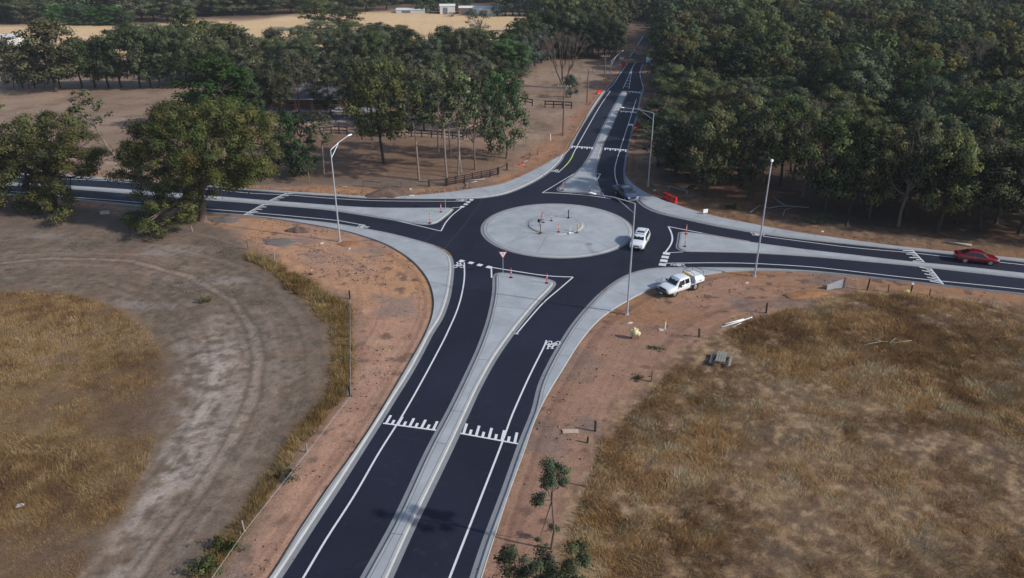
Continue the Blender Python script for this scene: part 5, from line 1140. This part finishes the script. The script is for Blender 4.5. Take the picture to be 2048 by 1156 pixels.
stick([[(1465,655),(1482,646)]], .035, M['white'], "white_pipe", "thin white pipe poking out below the other two", "pipe", .06, 0)
stick([[(1732,679),(1762,683),(1793,685),(1824,680.5)],[(1726,690),(1746,686),(1762,683)],[(1762,683),(1745,676),(1737,672)],[(1780,684),(1792,676)]], .06, M['wood_pale'], "fallen_branch", "bleached forked branch lying on the dry field", "branch")
stick([[(1545.6,394),(1558,404),(1573,411.8),(1592,413),(1618,415)],[(1540,416),(1560,412),(1592,413)],[(1566,430),(1570,420),(1592,413)],[(1500,425),(1520,410),(1540,417)]], .12, M['wood_grey'], "fallen_branch", "fallen dead bough at the forest edge behind the right street lamp", "branch", .2)
stick([[(1889.5,483.5),(1915,487),(1943,491)]], .13, M['wood_pale'], "log", "pale squared log lying on the verge above the red sedan", "log", .14, -.4)
stick([[(1695,452),(1697,440)],[(1700,453),(1694,447)]], .07, M['wood_grey'], "branch_stub", "short pale upright stub at the forest edge", "branch")
stick([[(930,361),(950,359.5),(970,358)]], .07, M['wood_pale'], "pale_plank", "long white plank leaning beside the verge fence", "plank", .25, 0)
stick([[(940,365.5),(954,362.5)]], .09, M['wood_pale'], "pale_plank", "short white plank below the long one", "plank", .12, 0)
stick([[(930,361),(936,370)],[(936,370),(932,375)]], .07, M['wood_pale'], "pale_plank", "pair of short white sticks crossing over the dark roots", "plank", .2, 0)
stick([[(678,373),(694,374)]], .08, M['wood_pale'], "log", "small pale log in the yard left of the weathered fence", "log", .08, 0)
stick([[(1047,325),(1055,320.5)]], .06, M['wood_pale'], "pale_plank", "short stick holding the fallen orange marker", "plank", .2, 0)
stick([[(240,438),(262,440),(280,441)]], .1, M['bark_dark'], "log", "dark log in the shade under the left gum trees", "log")
heap(1042, 329.5, .55, .3, .22, M['orange'], "orange marker cone fallen over on the left verge of the far arm", 3, name="fallen_marker", cat="marker")
def slab(u, v, a, b, h, rz, m, name, label, cat): mb = MB(); mb.box((0, 0, h/2), (a, b, h)); mb.box((0, 0, h + .008), (a*.86, b*.8, .016)); o = mb.build(name, m); o.location = P(u, v, .03); o.rotation_euler = (.03, .02, rz); return mark(o, label, cat)
slab(1141, 863, 1.25, .5, .04, .05, M['board'], "board", "flat tan board lying on the earth left of the black post", "board")
slab(1322.5, 661, .5, .5, .1, .1, M['stone'], "pit_lid", "small square concrete lid beside the white stake", "lid")
slab(41, 1011, .5, .35, .04, .3, M['white'], "litter_sheet", "scrap of white sheet lying in the left gold grass", "litter")
slab(824, 392.5, .75, .4, .18, 0, M['white'], "white_box", "small white box on the earth at the far left kerb", "box")
slab(821, 379.5, .4, .35, .2, .3, M['stone'], "pale_stone", "small pale stone behind the white box", "stone")
slab(210, 427, 1.1, .6, .3, .2, M['stone'], "pale_stone", "pale flat stone in the shade between the two big gums", "stone")
for (u, v, a, lab) in ((1259.5,646,.32,"round pale stone lid below the near right street lamp"),(1493,566,.3,"pale stone on the earth below the right street lamp"),(643,486.5,.28,"pale stone on the orange earth left of the lamp"),(698,497,.24,"small pale stone below the orange clay patch"),(1309,381,.3,"pale stone beside the far right street lamp"),(1644,463,.3,"pale flat stone on the forest side verge")):
    heap(u, v, a, a*.8, a*.35, M['stone'], lab, a*20, name="pale_stone", cat="stone")
random.seed(9)
# white stake with an orange tip
b = P(1330, 661); h = hgt(1330, 661, 638); e = empty("survey_stake", b, label="white stake with an orange yellow tip beside the square concrete lid", cat="stake")
mb = MB(); mb.box((0, 0, h*.38), (.1, .05, h*.76)); mb.build("shaft", M['white'], e); mb = MB(); mb.box((0, 0, h*.88), (.1, .05, h*.24)); mb.build("tip", M['yellow'], e)
# cream sack bundle
e = empty("sack_bundle", P(1269, 678), label="cream coloured sacking bundle propped on dark legs on the earth verge", cat="sacks")
for i, (x, y, z, r) in enumerate(((0,0,.72,.34),(-.28,.05,.6,.22),(.26,-.05,.62,.26),(-.05,.15,.98,.2),(.22,.1,.92,.16),(-.3,.1,.86,.15))):
    mb = MB(); rows = []
    for a in range(7): th = math.pi*a/6; rows.append([(x + r*math.sin(th)*math.cos(b_*.785)*(1+.2*math.sin(3*b_+i)), y + r*math.sin(th)*math.sin(b_*.785), z + r*1.05*math.cos(th)) for b_ in range(8)])
    mb.grid(rows, closed=True); mb.build("sack", M['cream'], e, smooth=True)
for x, y in ((-.3,-.1),(.3,-.15),(.05,.25)): mb = MB(); mb.tube([(x*1.2, y*1.2, 0), (x*.7, y*.7, .6)], .035, 6); mb.build("leg", M['black'], e)
# picnic table
A = P(1434, 736); Bq = P(1441, 710); d = Bq - A; e = empty("picnic_table", P(1441, 727), math.atan2(d.y, d.x), label="grey green timber picnic table with benches standing in the dry field", cat="picnic table")
for k in range(4): mb = MB(); mb.box((0, -.33 + k*.22, .74), (1.9, .17, .045)); mb.build("top_plank", M['wood_grey'], e)
for y in (-.82, .82): mb = MB(); mb.box((0, y, .44), (1.9, .22, .045)); mb.build("bench", M['wood_grey'], e)
for x in (-.65, .65):
    mb = MB(); mb.box((x, 0, .40), (.08, 1.75, .1)); mb.bar((x+.06, -.62, 0), (x+.06, -.25, .72), .08, .06); mb.bar((x+.06, .62, 0), (x+.06, .25, .72), .08, .06); mb.build("leg_frame", M['wood'], e)
# post with reflective cap and yellow cloth on the right arm fence
b = P(1821, 587); h = hgt(1821, 587, 566); e = empty("marker_post", b, label="white capped post with striped face on the right arm fence line", cat="post")
mb = MB(); mb.box((0, 0, h*.42), (.12, .12, h*.84)); mb.build("shaft", M['wood_dark'], e); mb = MB(); mb.box((0, 0, h*.92), (.22, .14, h*.16)); mb.build("cap", M['white'], e)
heap(1814, 584, .45, .3, .25, mat("lime_cloth", (.45,.5,.15), .9), "crumpled yellow green cloth at the foot of the white capped post", 2, name="cloth", cat="cloth")
# small weeds and shrubs
def weed(u, v, r, h, label, color, seed, name="weed_shrub", per=380):
    random.seed(seed); global rng; rng = np.random.default_rng(seed); b = P(u, v); pf = [(random.gauss(0, r*.45), random.gauss(0, r*.3), random.uniform(.12, h), random.uniform(.18, .34)*max(r, .6)) for _ in range(16)]
    e = empty(name, b, label=label, cat="shrub"); V, Fq, C, NR = leaves(pf, .13, per, (.055, .085, .025), .8, .6); c = mesh_np("foliage", V, Fq, M['leaf'], e, col=C, nrm=NR); c.color = (*color, 1)
    mb = MB()
    for p in pf[:8]: mb.tube([(0, 0, 0), (p[0]*.6, p[1]*.6, p[2]*.5), p[:3]], [.02, .015, .006], 4, cap=False)
    mb.build("stem", M['bark_dark'], e)
weed(572, 962, 1.0, .9, "rounded green weed shrub in the gold grass strip", (.95, .85, .9), 1)
weed(455, 1098, 1.1, .8, "long green weed clump at the bottom, its upper part", (1.0, .95, .8), 2)
weed(420, 1140, 1.2, .8, "long green weed clump at the bottom, its lower part", (.95, .9, .8), 3)
weed(1308, 700, 1.0, .18, "flat arc of green weeds on the right earth verge", (.8, 1, .9), 4, per=200)
weed(1275, 757, .7, .15, "small dark weed patch by the grey split post", (.7, .7, .7), 5, per=140)
weed(412, 604, .9, .5, "ochre shrub alone on the grey mown ground", (2.0, 1.15, .6), 6)
weed(1640, 447, 2.2, 1.2, "dark green low shrub under the front forest trees", (.6, .75, .6), 7, per=160)
weed(1462, 419, 1.0, .7, "small olive shrub on the forest side verge", (.9, .8, .6), 8)
weed(1386, 378, 1.0, .7, "dark shrub between two trunks at the forest front", (.5, .55, .5), 9)
# ------------------------------------------------------------------ grass
def in_zone(x, y, px): return inpoly(x, y, wp(px))
def grass(name, label, zones, n, hmin, hmax, wd, nb, pal, seed, lean=.7, box=None, dens=.5, patch=3.0, cut=.0):
    g = np.random.default_rng(seed); zp = [wp(z) for z in zones]; xs = [p[0] for z in zp for p in z]; ys = [p[1] for z in zp for p in z]
    x = g.uniform(max(min(xs), -75), min(max(xs), 85), n*6); y = g.uniform(max(min(ys), 31), min(max(ys), 112), n*6)
    ok = np.zeros(len(x), bool)
    for z in zp: ok |= inpoly(x, y, z)
    dep = y*CT + H*ST; ok &= (np.abs(x) < dep*.69 + 1); ok &= g.random(len(x)) < np.clip(62.0/np.hypot(y, 36), .35, 1)**2*1.6
    den = fbm(x, y, patch, seed+3, 3); ok &= g.random(len(x)) < np.clip((den - cut)*2.6, .05, 1)
    x = x[ok][:n]; y = y[ok][:n]; m = len(x); print("GRASS", name, m)
    th = fbm(x, y, 5, seed+8, 3)*12.0 + g.normal(size=m)*.5; hh = (hmin + (hmax-hmin)*g.random(m)*np.clip(fbm(x, y, 4, seed+5, 2)*1.8, .3, 1.3))*np.clip(np.hypot(y, 36)/75, .9, 1.5)
    pal = np.array(pal); c1 = fbm(x, y, 6, seed+11, 3); c2 = fbm(x, y, 1.1, seed+12, 2); ci = np.clip((c1*.45 + c2*.55 + g.normal(size=m)*.09 - .27)*2.1, 0, .999)*(len(pal)-1); i0 = ci.astype(int); fr = (ci - i0)[:, None]
    base = pal[i0]*(1-fr) + pal[np.minimum(i0+1, len(pal)-1)]*fr; base = base*(1 + .30*g.normal(size=(m, 1))).clip(.45, 2.0)
    X = np.repeat(x, nb) + g.normal(size=m*nb)*.15; Y = np.repeat(y, nb) + g.normal(size=m*nb)*.15; T_ = np.repeat(th, nb) + g.normal(size=m*nb)*.8; Hh = np.repeat(hh, nb)*g.uniform(.5, 1.2, m*nb)
    L = lean*Hh*g.uniform(.3, 1.5, m*nb); sd = g.uniform(0, 6.28, m*nb); w_ = wd*g.uniform(.6, 1.4, m*nb)*np.clip(Y/55, .8, 1.7)
    B0 = np.stack([X - np.cos(sd)*w_, Y - np.sin(sd)*w_, np.full(m*nb, -.25)], 1); B1 = np.stack([X + np.cos(sd)*w_, Y + np.sin(sd)*w_, np.full(m*nb, -.25)], 1); TP = np.stack([X + np.cos(T_)*L, Y + np.sin(T_)*L, Hh], 1)
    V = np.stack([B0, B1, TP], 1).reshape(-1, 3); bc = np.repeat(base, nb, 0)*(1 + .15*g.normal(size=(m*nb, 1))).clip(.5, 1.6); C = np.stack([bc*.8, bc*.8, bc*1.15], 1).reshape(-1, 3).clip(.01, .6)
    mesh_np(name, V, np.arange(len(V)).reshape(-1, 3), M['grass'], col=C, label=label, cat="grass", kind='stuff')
Zright = [(1085,1300),(1118,1156),(1150,1050),(1175,960),(1205,895),(1255,830),(1315,778),(1350,725),(1405,690),(1465,656),(1560,624),(1680,594),(1740,588),(1860,597),(2048,620),(2600,690),(2600,1500),(1085,1500)]
straw = [(.22,.135,.075),(.31,.18,.085),(.46,.255,.09),(.38,.24,.13),(.50,.315,.145),(.58,.43,.28)]
grass("dry_grass", "lodged dry brown and straw grass over the right field", [Zright], 125000, .10, .40, .024, 7, straw, 1, 1.5, patch=1.1, cut=.2)
grass("dry_grass", "golden brown standing grass over the left field", [Zgold], 50000, .12, .38, .026, 7, [(.165,.10,.06),(.235,.145,.07),(.31,.195,.085),(.39,.27,.14),(.27,.195,.14)], 2, .8, patch=2.5, cut=.22)
grass("dry_grass", "tall gold grass strip along the left fence", [Zhedge], 16000, .2, .62, .022, 8, [(.11,.085,.035),(.20,.12,.04),(.30,.19,.07),(.36,.26,.13),(.12,.10,.045)], 3, .7, patch=1.6, cut=.2)
grass("dry_grass", "short sparse grey stubble on the mown ground", [Zmow], 20000, .04, .12, .016, 5, [(.09,.08,.06),(.15,.13,.105),(.19,.16,.13),(.13,.10,.07)], 4, 1.0, patch=2.2, cut=.42)
def clods(name, label, zones, n, pal, seed, rmax=.10):
    g = np.random.default_rng(seed); V = []; C = []; oc = np.array([[1,0,0],[0,1,0],[-1,0,0],[0,-1,0],[0,0,.7],[0,0,-.5]]); fc = np.array([[0,1,4],[1,2,4],[2,3,4],[3,0,4],[1,0,5],[2,1,5],[3,2,5],[0,3,5]])
    for z in zones:
        zp = wp(z); xs = [p[0] for p in zp]; ys = [p[1] for p in zp]; x = g.uniform(max(min(xs), -60), min(max(xs), 70), n*8); y = g.uniform(max(min(ys), 33), min(max(ys), 112), n*8)
        ok = inpoly(x, y, zp) & ~inpoly(x, y, [(p.x, p.y) for p in ring]) & (g.random(len(x)) < np.clip((fbm(x, y, 2.5, seed, 3)-.42)*4, .03, 1)); dk_ = np.minimum.reduce([dpoly(x, y, [tuple(p)[:2] for p in c[1][::3]])[0] for c in (cSW, cSE, cNE, cNW)]); ok &= dk_ > .35
        x = x[ok][:n]; y = y[ok][:n]; r = .025 + (rmax-.025)*g.random(len(x))**3
        q = oc[None]*r[:, None, None]*g.uniform(.6, 1.3, (len(x), 6, 1)); q[..., 0] += x[:, None]; q[..., 1] += y[:, None]; q[..., 2] += .02; V.append(q.reshape(-1, 3))
        c = np.array(pal)[g.integers(0, len(pal), len(x))]*g.uniform(.7, 1.3, (len(x), 1)); C.append(np.repeat(c, 6, 0))
    V = np.concatenate(V); nn = len(V)//6; Fq = (fc[None] + 6*np.arange(nn)[:, None, None]).reshape(-1, 3)
    mesh_np(name, V, Fq, M['ground'], col=np.concatenate(C), label=label, cat="stones", kind='stuff')
clods("clods", "small dark clods and stones strewn over the bare earth verges", [Zsw, Zse, Znw, Zne], 2600, [(.15,.095,.07),(.16,.10,.075),(.30,.22,.17),(.09,.06,.05)], 5, .13)
# ------------------------------------------------------------------ thin air haze
mb = MB(); mb.box((0, 260, 17.4), (1300, 700, 38.0)); hz = mb.build("haze", [], kind='stuff')
m = bpy.data.materials.new("haze_air"); m.use_nodes = True; t = m.node_tree; t.nodes.remove(t.nodes["Principled BSDF"]); pv = t.nodes.new("ShaderNodeVolumePrincipled")
pv.inputs["Density"].default_value = .00013; pv.inputs["Color"].default_value = (.8, .87, 1, 1); t.links.new(pv.outputs[0], t.nodes["Material Output"].inputs["Volume"]); hz.data.materials.append(m)

# ------------------------------------------------------------------ each tree of a row told by its place in it
ORD = ["leftmost","second","third","fourth","fifth","sixth","seventh","eighth","ninth","tenth","eleventh","twelfth","thirteenth","fourteenth","fifteenth","sixteenth","seventeenth","eighteenth","nineteenth","twentieth"]
ORD += ["twenty-" + w_ for w_ in ("first","second","third","fourth","fifth","sixth","seventh","eighth","ninth")] + ["thirtieth","thirty-first","thirty-second","thirty-third","thirty-fourth"]
groups = {}
for o in COL.objects:
    if o.get("group") and o.get("category") in ("tree",) and "dense forest" not in o["group"] and "grove" not in o["group"]: groups.setdefault(o["group"], []).append(o)
for gname, obs in groups.items():
    def col_(o): p = o.location; return p.x/(p.y*CT + H*ST)
    obs.sort(key=col_)
    for k, o in enumerate(obs):
        kind = "she-oak" if "she-oak" in gname else ("conifer" if "conifer" in gname else "tree")
        o["label"] = (f"leftmost {kind}" if k == 0 else f"{ORD[k]} {kind} from the left" if k < len(obs)-1 else f"rightmost {kind}") + " among the " + gname
